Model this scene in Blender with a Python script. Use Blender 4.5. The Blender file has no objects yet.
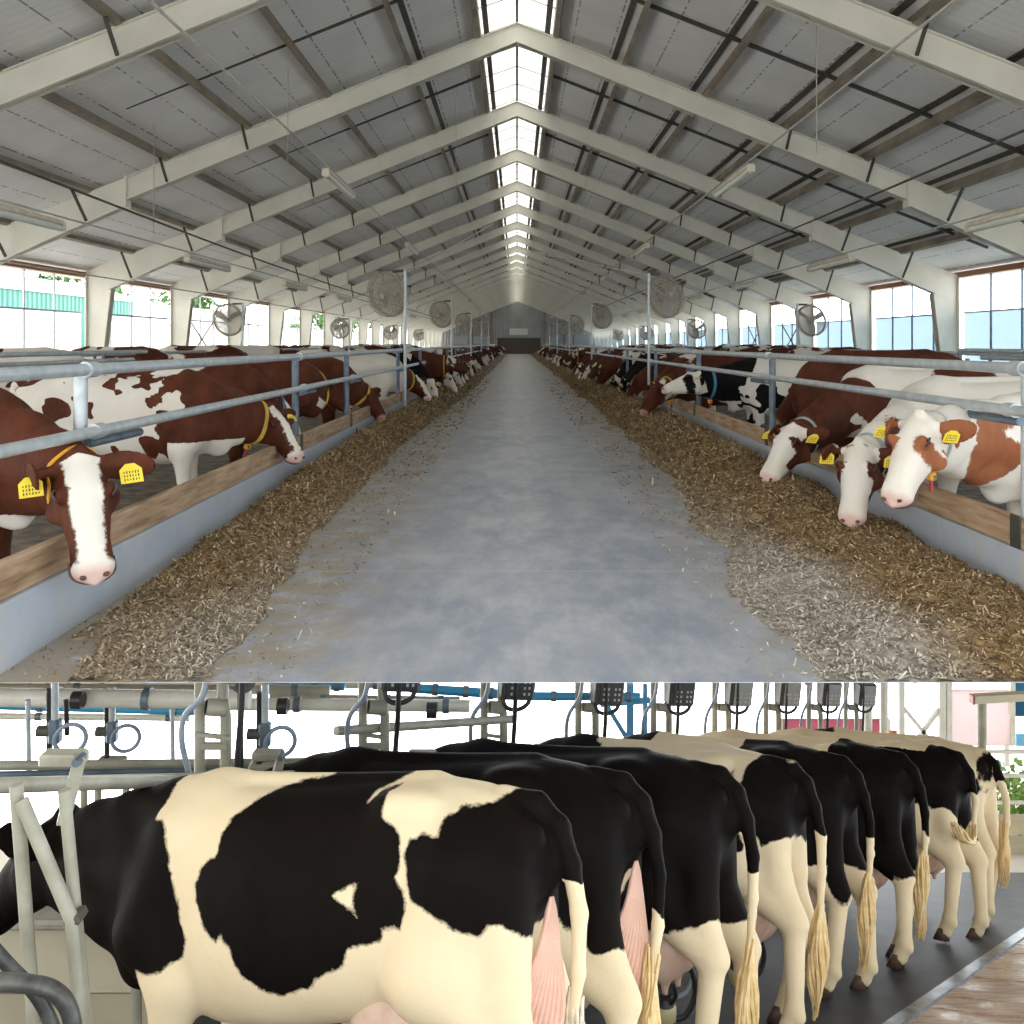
import bpy, math, random
import numpy as np
from mathutils import Vector, Matrix, Euler

random.seed(7)
RNG = np.random.default_rng(11)
scene = bpy.context.scene
COL = scene.collection
PI = math.pi
FPX, PCX, PCY, CAMH = 960.0, 517.0, 343.0, 1.43


def rad(a):
    return a * PI / 180


# ------------------------------------------------------------------ object helpers
def mesh_obj(name, verts, faces, mat=None, parent=None, smooth=False, loc=None, mats=None, midx=None):
    me = bpy.data.meshes.new(name)
    me.from_pydata([tuple(v) for v in verts], [], [tuple(f) for f in faces])
    if mats:
        for m in mats:
            me.materials.append(m)
        if midx is not None:
            me.polygons.foreach_set('material_index', np.asarray(midx, dtype=np.int32))
    elif mat:
        me.materials.append(mat)
    if smooth:
        me.polygons.foreach_set('use_smooth', np.ones(len(me.polygons), dtype=bool))
    me.update()
    o = bpy.data.objects.new(name, me)
    COL.objects.link(o)
    if parent is not None:
        o.parent = parent
    if loc is not None:
        o.location = loc
    return o


def tag(o, label=None, cat=None, group=None, kind=None):
    if label: o['label'] = label
    if cat: o['category'] = cat
    if group: o['group'] = group
    if kind: o['kind'] = kind
    return o


def empty(name, label=None, cat=None, group=None, kind=None, loc=(0, 0, 0), rz=0.0):
    o = bpy.data.objects.new(name, None)
    COL.objects.link(o)
    o.location = loc
    o.rotation_euler = (0, 0, rz)
    return tag(o, label, cat, group, kind)


def children_of(o):
    return list(o.children)


def copy_tree(o, parent=None, depth=3):
    c = o.copy()
    COL.objects.link(c)
    if parent is not None:
        c.parent = parent
    if depth > 0:
        for ch in children_of(o):
            copy_tree(ch, c, depth - 1)
    return c


class MB:
    """collects shapes that become ONE mesh object"""
    def __init__(s):
        s.v, s.f, s.sm = [], [], []

    def add(s, vs, fs, smooth=False):
        n = len(s.v)
        s.v += [tuple(v) for v in vs]
        s.f += [tuple(i + n for i in f) for f in fs]
        s.sm += [smooth] * len(fs)
        return s

    def box(s, c, d, R=None, bev=0.0):
        hx, hy, hz = d[0] / 2, d[1] / 2, d[2] / 2
        if bev <= 0:
            P = [(-hx, -hy, -hz), (hx, -hy, -hz), (hx, hy, -hz), (-hx, hy, -hz), (-hx, -hy, hz), (hx, -hy, hz), (hx, hy, hz), (-hx, hy, hz)]
            F = [(0, 3, 2, 1), (4, 5, 6, 7), (0, 1, 5, 4), (1, 2, 6, 5), (2, 3, 7, 6), (3, 0, 4, 7)]
        else:
            b = min(bev, hx * .9, hy * .9, hz * .9)
            P = []
            for z, q in ((-hz, b), (-hz + b, 0), (hz - b, 0), (hz, b)):
                x, y = hx - q, hy - q
                k = b if q == 0 else b * .5
                P += [(-x + k, -y, z), (x - k, -y, z), (x, -y + k, z), (x, y - k, z), (x - k, y, z), (-x + k, y, z), (-x, y - k, z), (-x, -y + k, z)]
            F = [tuple(range(7, -1, -1)), tuple(range(24, 32))]
            for r in range(3):
                for i in range(8):
                    j = (i + 1) % 8
                    F.append((r * 8 + i, r * 8 + j, r * 8 + 8 + j, r * 8 + 8 + i))
        R = R or Matrix.Identity(3)
        c = Vector(c)
        return s.add([c + R @ Vector(p) for p in P], F)

    def quadbox(s, a, b, w, h, up=(0, 0, 1)):
        """bar of section w x h from a to b"""
        a, b = Vector(a), Vector(b)
        d = (b - a)
        L = d.length
        d.normalize()
        u = Vector(up)
        x = d.cross(u)
        if x.length < 1e-4:
            x = d.cross(Vector((1, 0, 0)))
        x.normalize()
        u = x.cross(d)
        R = Matrix((x, d, u)).transposed()
        return s.box((a + b) / 2, (w, L, h), R)

    def prism(s, poly, a, b):
        """poly: list of 3D offsets-free points at plane a; extruded by vector b-a"""
        d = Vector(b) - Vector(a)
        n = len(poly)
        P = [Vector(p) for p in poly] + [Vector(p) + d for p in poly]
        F = [tuple(range(n - 1, -1, -1)), tuple(range(n, 2 * n))]
        for i in range(n):
            j = (i + 1) % n
            F.append((i, j, n + j, n + i))
        return s.add(P, F)

    def tube(s, pts, r, n=10, caps=True):
        pts = [Vector(p) for p in pts]
        rs = r if isinstance(r, (list, tuple)) else [r] * len(pts)
        P, F = [], []
        u = None
        for i, p in enumerate(pts):
            t = (pts[min(i + 1, len(pts) - 1)] - pts[max(i - 1, 0)])
            if t.length < 1e-9:
                t = Vector((0, 0, 1))
            t.normalize()
            if u is None:
                u = t.orthogonal().normalized()
            else:
                u = (u - t * u.dot(t))
                if u.length < 1e-6:
                    u = t.orthogonal()
                u.normalize()
            w = t.cross(u)
            for k in range(n):
                a = 2 * PI * k / n
                P.append(p + (u * math.cos(a) + w * math.sin(a)) * rs[i])
        for i in range(len(pts) - 1):
            for k in range(n):
                j = (k + 1) % n
                F.append((i * n + k, i * n + j, (i + 1) * n + j, (i + 1) * n + k))
        s.add(P, F, True)
        if caps:
            m = len(pts) - 1
            s.add([P[k] for k in range(n)], [tuple(range(n - 1, -1, -1))])
            s.add([P[m * n + k] for k in range(n)], [tuple(range(n))])
        return s

    def ellipsoid(s, c, r, R=None, nu=14, nv=9):
        R = R or Matrix.Identity(3)
        c = Vector(c)
        P, F = [], []
        for j in range(nv + 1):
            b = PI * j / nv
            for i in range(nu):
                a = 2 * PI * i / nu
                P.append(c + R @ Vector((r[0] * math.sin(b) * math.cos(a), r[1] * math.sin(b) * math.sin(a), r[2] * math.cos(b))))
        for j in range(nv):
            for i in range(nu):
                k = (i + 1) % nu
                F.append((j * nu + i, (j + 1) * nu + i, (j + 1) * nu + k, j * nu + k))
        return s.add(P, F, True)

    def torus(s, c, R0, r, R=None, n=40, m=6):
        R = R or Matrix.Identity(3)
        c = Vector(c)
        P, F = [], []
        for i in range(n):
            a = 2 * PI * i / n
            for k in range(m):
                b = 2 * PI * k / m
                q = R0 + r * math.cos(b)
                P.append(c + R @ Vector((q * math.cos(a), q * math.sin(a), r * math.sin(b))))
        for i in range(n):
            for k in range(m):
                i2, k2 = (i + 1) % n, (k + 1) % m
                F.append((i * m + k, i2 * m + k, i2 * m + k2, i * m + k2))
        return s.add(P, F, True)

    def build(s, name, mat=None, parent=None, loc=None):
        o = mesh_obj(name, s.v, s.f, mat, parent, loc=loc)
        o.data.polygons.foreach_set('use_smooth', np.array(s.sm, dtype=bool))
        return o


def bez(pts, n=24):
    """Catmull-Rom through pts"""
    P = [Vector(p) for p in pts]
    P = [P[0] * 2 - P[1]] + P + [P[-1] * 2 - P[-2]]
    out = []
    seg = len(P) - 3
    for i in range(seg):
        m = max(2, n // seg)
        for k in range(m):
            t = k / m
            a, b, c, d = P[i:i + 4]
            out.append(0.5 * ((2 * b) + (c - a) * t + (2 * a - 5 * b + 4 * c - d) * t * t + (3 * b - a - 3 * c + d) * t ** 3))
    out.append(P[-2])
    return out


# ------------------------------------------------------------------ materials
MATS = {}


def new_mat(name):
    m = bpy.data.materials.new(name)
    m.use_nodes = True
    nt = m.node_tree
    nt.nodes.clear()
    out = nt.nodes.new('ShaderNodeOutputMaterial')
    p = nt.nodes.new('ShaderNodeBsdfPrincipled')
    nt.links.new(p.outputs[0], out.inputs[0])
    MATS[name] = m
    return m, nt, p, out


class NT:
    def __init__(s, nt):
        s.nt = nt

    def n(s, t, **kw):
        d = s.nt.nodes.new(t)
        for k, v in kw.items():
            setattr(d, k, v)
        return d

    def l(s, a, b):
        s.nt.links.new(a, b)

    def math(s, op, a, b=None, c=None):
        d = s.n('ShaderNodeMath', operation=op)
        for i, x in enumerate((a, b, c)):
            if x is None: continue
            if isinstance(x, (int, float)):
                d.inputs[i].default_value = x
            else:
                s.l(x, d.inputs[i])
        return d.outputs[0]

    def noise(s, vec, scale, detail=3, rough=.55, dim='3D'):
        d = s.n('ShaderNodeTexNoise')
        d.inputs['Scale'].default_value = scale
        d.inputs['Detail'].default_value = detail
        d.inputs['Roughness'].default_value = rough
        if vec is not None: s.l(vec, d.inputs['Vector'])
        return d.outputs[0]

    def coord(s, which='Object', scale=None, rot=None, loc=None):
        c = s.n('ShaderNodeTexCoord').outputs[which]
        if scale or rot or loc:
            m = s.n('ShaderNodeMapping')
            s.l(c, m.inputs[0])
            if scale: m.inputs['Scale'].default_value = scale
            if rot: m.inputs['Rotation'].default_value = rot
            if loc: m.inputs['Location'].default_value = loc
            return m.outputs[0]
        return c

    def ramp(s, fac, stops, interp='LINEAR'):
        d = s.n('ShaderNodeValToRGB')
        d.color_ramp.interpolation = interp
        e = d.color_ramp.elements
        while len(e) < len(stops): e.new(0.5)
        for i, (p, c) in enumerate(stops):
            e[i].position = p
            e[i].color = (c[0], c[1], c[2], 1) if not isinstance(c, (int, float)) else (c, c, c, 1)
        s.l(fac, d.inputs[0])
        return d.outputs[0]

    def mix(s, fac, a, b, mode='MIX'):
        d = s.n('ShaderNodeMix', data_type='RGBA', blend_type=mode)
        for sock, x in ((d.inputs[0], fac), (d.inputs[6], a), (d.inputs[7], b)):
            if isinstance(x, (int, float)):
                sock.default_value = x
            elif isinstance(x, tuple):
                sock.default_value = (x[0], x[1], x[2], 1)
            else:
                s.l(x, sock)
        return d.outputs[2]

    def bump(s, h, strength=.3, dist=.01):
        d = s.n('ShaderNodeBump')
        d.inputs['Strength'].default_value = strength
        d.inputs['Distance'].default_value = dist
        s.l(h, d.inputs['Height'])
        return d.outputs[0]


def simple(name, c1, c2=None, scale=8, rough=.6, metal=0, bump=0, stretch=None, detail=4, spec=.5, lo=.35, hi=.65):
    """procedural surface: two tones of noise wear, optional bump"""
    if name in MATS: return MATS[name]
    m, nt, p, out = new_mat(name)
    N = NT(nt)
    v = N.coord('Object', scale=stretch)
    f = N.noise(v, scale, detail)
    c2 = c2 or tuple(x * .82 for x in c1)
    col = N.ramp(f, [(lo, c1), (hi, c2)])
    N.l(col, p.inputs['Base Color'])
    p.inputs['Roughness'].default_value = rough
    p.inputs['Metallic'].default_value = metal
    p.inputs['Specular IOR Level'].default_value = spec
    if bump:
        N.l(N.bump(f, bump, .01), p.inputs['Normal'])
    return m


def coat(name, dark, light, amp=0.0, scale=1.6, bias=0.0, dark2=None, ragged=.12, spec=.3):
    """animal coat: dark patches on a light ground; patch edges are ragged with hair"""
    m, nt, p, out = new_mat(name)
    N = NT(nt)
    ob = N.coord('Object')
    at = N.n('ShaderNodeAttribute', attribute_name='patch').outputs['Fac']
    pk = N.n('ShaderNodeAttribute', attribute_name='pink').outputs['Fac']
    val = at
    if amp:
        ri = N.n('ShaderNodeObjectInfo').outputs['Random']
        off = N.n('ShaderNodeCombineXYZ')
        for i, k in enumerate((57.0, 91.0, 33.0)):
            N.l(N.math('MULTIPLY', ri, k), off.inputs[i])
        vm = N.n('ShaderNodeVectorMath', operation='ADD')
        N.l(ob, vm.inputs[0]); N.l(off.outputs[0], vm.inputs[1])
        nz = N.noise(vm.outputs[0], scale, 2.0, .45)
        val = N.math('ADD', val, N.math('MULTIPLY', N.math('ADD', nz, -.5 + bias), amp))
    edge = N.noise(ob, 11, 6, .78)
    val = N.math('ADD', val, N.math('MULTIPLY', N.math('ADD', edge, -.5), ragged))
    mp = N.n('ShaderNodeMapRange')
    mp.inputs[1].default_value = -.006; mp.inputs[2].default_value = .006
    N.l(val, mp.inputs[0])
    fac = mp.outputs[0]
    tone = N.ramp(N.noise(N.coord('Object', scale=(1, 1, .6)), 4.5, 6, .7), [(.32, 0.0), (.68, 1.0)])
    dk = N.mix(tone, dark, dark2 or tuple(min(1, x * 1.5) for x in dark))
    lt = N.mix(N.noise(ob, 3.2, 5), light, tuple(x * y for x, y in zip(light, (.86, .80, .70))))
    c = N.mix(fac, lt, dk)
    c = N.mix(N.math('MULTIPLY', pk, .75), c, (.70, .42, .36))
    N.l(c, p.inputs['Base Color'])
    p.inputs['Roughness'].default_value = .62
    p.inputs['Specular IOR Level'].default_value = spec
    fur = N.noise(N.coord('Object', scale=(40, 120, 60)), 3, 3)
    mus = N.noise(N.coord('Object', scale=(1.0, 1.4, .8)), 5.5, 3, .6)
    hgt = N.math('ADD', N.math('MULTIPLY', fur, .25), N.math('MULTIPLY', mus, 1.6))
    N.l(N.bump(hgt, .35, .012), p.inputs['Normal'])
    return m


# ------------------------------------------------------------------ animal bodies as smooth blended volumes
def surface_nets(D, org, h):
    S = D < 0
    nx, ny, nz = D.shape
    cnt = np.zeros((nx - 1, ny - 1, nz - 1), dtype=np.int8)
    for i in (0, 1):
        for j in (0, 1):
            for k in (0, 1):
                cnt += S[i:nx - 1 + i, j:ny - 1 + j, k:nz - 1 + k]
    act = (cnt > 0) & (cnt < 8)
    I = np.argwhere(act)
    idx = -np.ones(act.shape, dtype=np.int64)
    idx[tuple(I.T)] = np.arange(len(I))
    pos = np.zeros((len(I), 3)); num = np.zeros(len(I))
    corners = [(i, j, k) for i in (0, 1) for j in (0, 1) for k in (0, 1)]
    for a in corners:
        for ax in range(3):
            if a[ax] == 1: continue
            b = list(a); b[ax] = 1
            da = D[I[:, 0] + a[0], I[:, 1] + a[1], I[:, 2] + a[2]]
            db = D[I[:, 0] + b[0], I[:, 1] + b[1], I[:, 2] + b[2]]
            cr = (da < 0) != (db < 0)
            t = np.where(cr, da / np.where(np.abs(da - db) < 1e-12, 1, da - db), 0)
            p = np.tile(np.array(a, float), (len(I), 1))
            p[:, ax] += t
            pos[cr] += p[cr]
            num[cr] += 1
    V = I + pos / num[:, None]
    F = []
    for ax in range(3):
        o1, o2 = [(1, 2), (2, 0), (0, 1)][ax]
        sl = [slice(1, -1)] * 3
        sl[ax] = slice(0, -1)
        A = S[tuple(sl)]
        sl2 = list(sl); sl2[ax] = slice(1, None)
        B = S[tuple(sl2)]
        E = np.argwhere(A != B)
        if not len(E): continue
        inside = A[tuple(E.T)]
        off = np.ones(3, dtype=int); off[ax] = 0
        E = E + off
        def cell(d1, d2):
            c = E.copy()
            c[:, o1] += d1; c[:, o2] += d2
            return idx[tuple(c.T)]
        q = np.stack([cell(-1, -1), cell(0, -1), cell(0, 0), cell(-1, 0)], 1)
        q[~inside] = q[~inside][:, ::-1]
        F.append(q)
    return V * h + org, np.concatenate(F)


class Field:
    def __init__(s, lo, hi, h):
        s.h = h
        s.lo = np.array(lo, float)
        n = np.ceil((np.array(hi) - s.lo) / h).astype(int) + 1
        s.D = np.full(n, 9.0, dtype=np.float32)
        s.ax = [s.lo[i] + h * np.arange(n[i]) for i in range(3)]

    def region(s, lo, hi):
        sl = []
        for i in range(3):
            a = max(0, int((lo[i] - s.lo[i]) / s.h) - 1)
            b = min(len(s.ax[i]), int((hi[i] - s.lo[i]) / s.h) + 3)
            if b <= a: return None, None
            sl.append(slice(a, b))
        g = np.meshgrid(*[s.ax[i][sl[i]].astype(np.float32) for i in range(3)], indexing='ij')
        return tuple(sl), g

    def union(s, sl, d, k):
        a = s.D[sl]
        h = np.clip(.5 + .5 * (a - d) / k, 0, 1)
        s.D[sl] = a * (1 - h) + d * h - k * h * (1 - h)

    def subtract(s, sl, d, k):
        a = s.D[sl]
        d = -d
        h = np.clip(.5 - .5 * (a - d) / k, 0, 1)
        s.D[sl] = a * (1 - h) + d * h + k * h * (1 - h)

    def cone(s, a, b, ra, rb, k=.05, sub=False):
        a, b = np.array(a, float), np.array(b, float)
        m = max(ra, rb) + k + .06
        sl, g = s.region(np.minimum(a, b) - m, np.maximum(a, b) + m)
        if sl is None: return
        ba = b - a
        L2 = max(float(ba @ ba), 1e-9)
        t = np.clip(((g[0] - a[0]) * ba[0] + (g[1] - a[1]) * ba[1] + (g[2] - a[2]) * ba[2]) / L2, 0, 1)
        d = np.sqrt((g[0] - a[0] - ba[0] * t) ** 2 + (g[1] - a[1] - ba[1] * t) ** 2 + (g[2] - a[2] - ba[2] * t) ** 2) - (ra + (rb - ra) * t)
        (s.subtract if sub else s.union)(sl, d, k)

    def ell(s, c, r, R=None, k=.05, sub=False):
        c = np.array(c, float)
        m = max(r) + k + .05
        sl, g = s.region(c - m, c + m)
        if sl is None: return
        X = [g[i] - c[i] for i in range(3)]
        if R is not None:
            X = [R[0][i] * X[0] + R[1][i] * X[1] + R[2][i] * X[2] for i in range(3)]
        k0 = np.sqrt((X[0] / r[0]) ** 2 + (X[1] / r[1]) ** 2 + (X[2] / r[2]) ** 2)
        k1 = np.sqrt((X[0] / r[0] ** 2) ** 2 + (X[1] / r[1] ** 2) ** 2 + (X[2] / r[2] ** 2) ** 2)
        d = np.where(k1 > 1e-6, k0 * (k0 - 1) / np.maximum(k1, 1e-6), -min(r))
        (s.subtract if sub else s.union)(sl, d, k)

    def sweep(s, org, T, Nn, Sd, tab, k=.06, ex=2.2):
        """section swept along T: tab rows (t, half width, top, bottom) measured along Sd and Nn"""
        org, T, Nn, Sd = [np.array(q, float) for q in (org, T, Nn, Sd)]
        tab = np.array(tab, float)
        cs = []
        for t, w, a, b in tab:
            for sg in (-1, 1):
                cs += [org + T * t + Sd * w * sg + Nn * a, org + T * t + Sd * w * sg + Nn * b]
        cs = np.array(cs)
        sl, g = s.region(cs.min(0) - k - .06, cs.max(0) + k + .06)
        if sl is None: return
        q = [g[i] - org[i] for i in range(3)]
        t = q[0] * T[0] + q[1] * T[1] + q[2] * T[2]
        n = q[0] * Nn[0] + q[1] * Nn[1] + q[2] * Nn[2]
        y = q[0] * Sd[0] + q[1] * Sd[1] + q[2] * Sd[2]
        tt = np.clip(t, tab[0, 0], tab[-1, 0])
        tq = np.linspace(tab[0, 0], tab[-1, 0], 160)
        def smooth(col):
            v = np.interp(tq, tab[:, 0], tab[:, col])
            ker = np.array([1, 4, 7, 9, 10, 9, 7, 4, 1], float); ker /= ker.sum()
            vp = np.pad(v, 4, mode='edge')
            return np.interp(tt, tq, np.convolve(vp, ker, 'valid'))
        w = smooth(1); top = smooth(2); bot = smooth(3)
        hz = np.maximum((top - bot) / 2, 1e-3); zc = (top + bot) / 2
        rr = (np.abs(y / w) ** ex + np.abs((n - zc) / hz) ** ex) ** (1 / ex)
        d = (rr - 1) * np.minimum(w, hz)
        d = np.sqrt(np.maximum(d, 0) ** 2 + (t - tt) ** 2) + np.minimum(d, 0)
        s.union(sl, d, k)

    def sample(s, P):
        q = (P - s.lo) / s.h
        i = np.clip(np.floor(q).astype(int), 0, np.array(s.D.shape) - 2)
        f = q - i
        out = 0
        for a in (0, 1):
            for b in (0, 1):
                for c in (0, 1):
                    w = (f[:, 0] if a else 1 - f[:, 0]) * (f[:, 1] if b else 1 - f[:, 1]) * (f[:, 2] if c else 1 - f[:, 2])
                    out = out + w * s.D[i[:, 0] + a, i[:, 1] + b, i[:, 2] + c]
        return out

    def mesh(s):
        V, F = surface_nets(s.D, s.lo, s.h)
        e = s.h * .5
        for _ in range(2):
            d = s.sample(V)
            G = np.stack([(s.sample(V + np.eye(3)[i] * e) - s.sample(V - np.eye(3)[i] * e)) / (2 * e) for i in range(3)], 1)
            L = np.maximum((G ** 2).sum(1, keepdims=True), .05)
            V = V - np.clip(d[:, None] * G / L, -.5 * s.h, .5 * s.h) * .8
        return V, F


def face_dir(yaw, pitch):
    a = np.array([math.cos(pitch) * math.cos(yaw), math.cos(pitch) * math.sin(yaw), -math.sin(pitch)])
    n = np.array([math.sin(pitch) * math.cos(yaw), math.sin(pitch) * math.sin(yaw), math.cos(pitch)])
    return a, n


TRUNK = [(-.13, .05, 1.20, 1.06), (-.08, .13, 1.29, .96), (0, .20, 1.35, .84), (.12, .25, 1.395, .74), (.32, .285, 1.42, .67), (.6, .33, 1.395, .60),
         (.9, .355, 1.375, .56), (1.15, .325, 1.38, .555), (1.35, .26, 1.41, .60), (1.5, .22, 1.37, .66), (1.66, .15, 1.26, .76), (1.74, .06, 1.12, .88)]
HEAD = [(-.05, .05, -.02, -.10), (-.02, .085, .015, -.15), (.05, .10, .035, -.19), (.12, .107, .045, -.215), (.19, .108, .045, -.215), (.28, .098, .035, -.195), (.37, .083, .02, -.165),
        (.44, .085, .012, -.15), (.495, .09, 0, -.14), (.53, .074, -.02, -.12), (.55, .035, -.05, -.09)]


def build_cow(name, mat, poll, a, n, res=.02, hs=1.1, legs=None, tail=None, feet=True, patch=None, face='blaze', roll=0.0, fat=1.0, ears=1.0, face_w=.05):
    """one cow body as one continuous surface: +X is forward, Z up, hind feet under x=0.
    patch: function(x, y, z) -> signed value, above zero is dark"""
    poll = np.array(poll, float)
    a = np.array(a, float); a /= np.linalg.norm(a)
    n = np.array(n, float); n -= a * (n @ a); n /= np.linalg.norm(n)
    sd = np.cross(n, a)
    if roll:
        n, sd = n * math.cos(roll) + sd * math.sin(roll), sd * math.cos(roll) - n * math.sin(roll)
    H = lambda t, s_, q: poll + (a * t + sd * s_ + n * q) * hs
    ext = [H(t, s_, q) for t in (-.1, .6) for s_ in (-.36, .36) for q in (-.3, .12)]
    lo = np.minimum(np.min(ext, 0), [-.42, -.45, -.03 if feet else .25])
    hi = np.maximum(np.max(ext, 0), [1.85, .45, 1.52])
    if tail:
        tp = np.array([t[:3] for t in tail])
        lo = np.minimum(lo, tp.min(0) - .08); hi = np.maximum(hi, tp.max(0) + .08)
    F = Field(lo, hi, res)
    F.sweep((0, 0, 0), (1, 0, 0), (0, 0, 1), (0, 1, 0), [(t, w * fat, tp_, b) for t, w, tp_, b in TRUNK], k=.02, ex=2.25)
    # hips, pins, withers ridge, brisket
    for sg in (-1, 1):
        F.ell((.36, .205 * sg, 1.315), (.11, .06, .05), k=.09)
        F.ell((-.06, .10 * sg, 1.225), (.07, .05, .06), k=.06)
    F.cone((.35, 0, 1.385), (1.3, 0, 1.375), .035, .04, .06)
    F.ell((1.60, 0, .73), (.11, .07, .11), k=.08)
    # legs
    L = {'hl': (0, 0), 'hr': (0, 0), 'fl': (0, 0), 'fr': (0, 0)}
    if legs: L.update(legs)
    feetpos = []
    for key, sg in (('hl', 1), ('hr', -1)):
        dx, dy = L[key]
        y = .175 * sg
        F.cone((.17, .15 * sg, 1.10), (.27, .185 * sg, .80), .20, .15, .07)
        F.cone((.02, .14 * sg, 1.08), (.0, .165 * sg, .78), .12, .09, .07)
        F.cone((.24, .185 * sg, .82), (-.06 + dx * .5, y + dy * .5, .57), .14, .072, .07)
        F.cone((-.02 + dx * .3, y + dy * .4, .74), (-.12 + dx * .5, y + dy * .5, .56), .075, .045, .05)
        F.cone((-.085 + dx * .5, y + dy * .5, .55), (-.055 + dx, y + dy, .16), .062, .046, .03)
        F.cone((-.05 + dx, y + dy, .15), (-.015 + dx, y + dy, .07), .05, .05, .03)
        F.ell((-.085 + dx, y + dy, .125), (.025, .035, .025), k=.02)
        feetpos.append((.0 + dx, y + dy))
    for key, sg in (('fl', 1), ('fr', -1)):
        dx, dy = L[key]
        y = .17 * sg
        F.cone((1.36, .15 * sg, 1.15), (1.45, .19 * sg, .88), .14, .12, .10)
        F.cone((1.43, .185 * sg, .86), (1.30, .19 * sg, .70), .12, .10, .07)
        F.cone((1.30, .19 * sg, .70), (1.32 + dx * .5, y + dy * .5, .42), .092, .058, .05)
        F.ell((1.325 + dx * .5, y + dy * .5, .41), (.056, .052, .06), k=.03)
        F.cone((1.32 + dx * .5, y + dy * .5, .40), (1.315 + dx, y + dy, .14), .047, .04, .02)
        F.cone((1.315 + dx, y + dy, .14), (1.35 + dx, y + dy, .07), .046, .048, .03)
        feetpos.append((1.365 + dx, y + dy))
    # neck: crest, middle, throat, each a bend of two pieces
    def bend(p, q, r0, r1, fwd, k=.07):
        p, q = np.array(p, float), np.array(q, float)
        mid = (p + q) / 2 + np.array(fwd)
        pts = [(1 - t) ** 2 * p + 2 * t * (1 - t) * mid + t * t * q for t in np.linspace(0, 1, 5)]
        for i in range(4):
            F.cone(pts[i], pts[i + 1], r0 + (r1 - r0) * i / 4, r0 + (r1 - r0) * (i + 1) / 4, k)
        return pts
    f = np.array([.10, 0, .02])
    bend((1.28, 0, 1.25), H(.0, 0, -.085), .15, .085, f)
    neckline = bend((1.42, 0, 1.06), H(.07, 0, -.13), .23, .105, f)
    bend((1.58, 0, .86), H(.13, 0, -.155), .15, .07, f)
    # head
    F.sweep(poll, a, n, sd, [tuple(c * hs for c in r) for r in HEAD], k=.045, ex=2.35)
    for sg in (-1, 1):
        F.ell(H(.175, .09 * sg, .018), (.045, .034, .034), R=np.stack([a, sd, n]), k=.03)
        F.ell(H(.16, .075 * sg, -.145), (.10, .035, .075), R=np.stack([a, sd, n]), k=.05)
        e0, e1, e2 = H(.015, .085 * sg, -.04), H(.03, .19 * sg * ears, -.05), H(.05, .285 * sg * ears, -.075)
        u = (e2 - e0) / np.linalg.norm(e2 - e0)
        flat = n * .85 + a * .5; flat -= u * (flat @ u); flat /= np.linalg.norm(flat)
        w = np.cross(u, flat)
        F.ell((e0 + e2) / 2 + u * .01, (.145, max(.016, res * .95), .078), R=np.stack([u, flat, w]), k=.012)
        F.cone(e0, e1, .03, .02, .03)
        F.ell(H(.51, .036 * sg, .002), (.022, .017, .02), R=np.stack([a, sd, n]), k=.012, sub=True)
    F.ell(H(-.025, 0, .0), (.05, .06, .035), R=np.stack([a, sd, n]), k=.03)
    if tail:
        for p, q in zip(tail[:-1], tail[1:]):
            F.cone(p[:3], q[:3], p[3], q[3], .02)
    V, Q = F.mesh()
    me = bpy.data.meshes.new(name)
    me.vertices.add(len(V)); me.vertices.foreach_set('co', V.astype(np.float32).ravel())
    me.loops.add(len(Q) * 4); me.loops.foreach_set('vertex_index', Q.astype(np.int32).ravel())
    me.polygons.add(len(Q))
    me.polygons.foreach_set('loop_start', np.arange(0, len(Q) * 4, 4, dtype=np.int32))
    try:
        me.polygons.foreach_set('loop_total', np.full(len(Q), 4, dtype=np.int32))
    except Exception:
        pass
    me.update(calc_edges=True)
    me.polygons.foreach_set('use_smooth', np.ones(len(Q), dtype=bool))
    # coat pattern
    x, y, z = V.T
    P = patch(x, y, z) if patch else np.zeros(len(V))
    pk = np.zeros(len(V))
    q = V - poll
    t, sv, nv = q @ a / hs, q @ sd / hs, q @ n / hs
    hm = (t > -.05) & (t < .62) & (np.abs(sv) < .36) & (nv > -.27) & (nv < .12)
    if feet: hm &= (x > 1.5) | (z > .9)
    if face == 'blaze':
        fp = np.maximum(np.abs(sv) - face_w * (1 - .25 * np.clip(t / .4, 0, 1)), -(nv + .035)) 
        fp = np.where(t > .46, np.minimum(fp, .46 - t + .02), fp)
    elif face == 'white':
        ring = np.hypot(t - .17, (np.abs(sv) - .12) * 1.1) 
        fp = np.maximum(.055 - ring, np.where(nv < -.055, np.minimum(.36 - t, -.055 - nv) , -1))
        fp = np.maximum(fp, -t + .0)
    elif face == 'dark':
        fp = np.full(len(V), .1)
        fp = np.where(nv < -.17, -.17 + .0 - nv * -1 , fp) * 1.0
        fp = np.where(nv < -.17, (nv + .17) * 1.0, fp)
    elif face == 'pale':
        fp = np.full(len(V), -.1)
        fp = np.maximum(fp, .06 - np.hypot(t - .2, (np.abs(sv) - .1)))
    else:
        fp = np.full(len(V), .12)
    ear = (np.abs(sv) > .125) & (t < .13)
    fp = np.where(ear, .12, fp)
    wgt = np.clip((t + .05) / .05, 0, 1)
    P = np.where(hm, P * (1 - wgt) + fp * wgt, P)
    pk = np.where(hm & (t > .47), np.clip((t - .49) / .03, 0, 1) * (.9 if face != 'none' else 0), pk)
    ear_in = ear & hm & (nv > -.055) 
    for nm, arr in (('patch', P), ('pink', pk)):
        at = me.attributes.new(nm, 'FLOAT', 'POINT')
        at.data.foreach_set('value', arr.astype(np.float32))
    me.materials.append(mat)
    o = bpy.data.objects.new(name, me)
    COL.objects.link(o)
    info = dict(H=H, a=a, n=n, sd=sd, F=F, neck=neckline, feet=feetpos, poll=poll)
    return o, info


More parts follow.
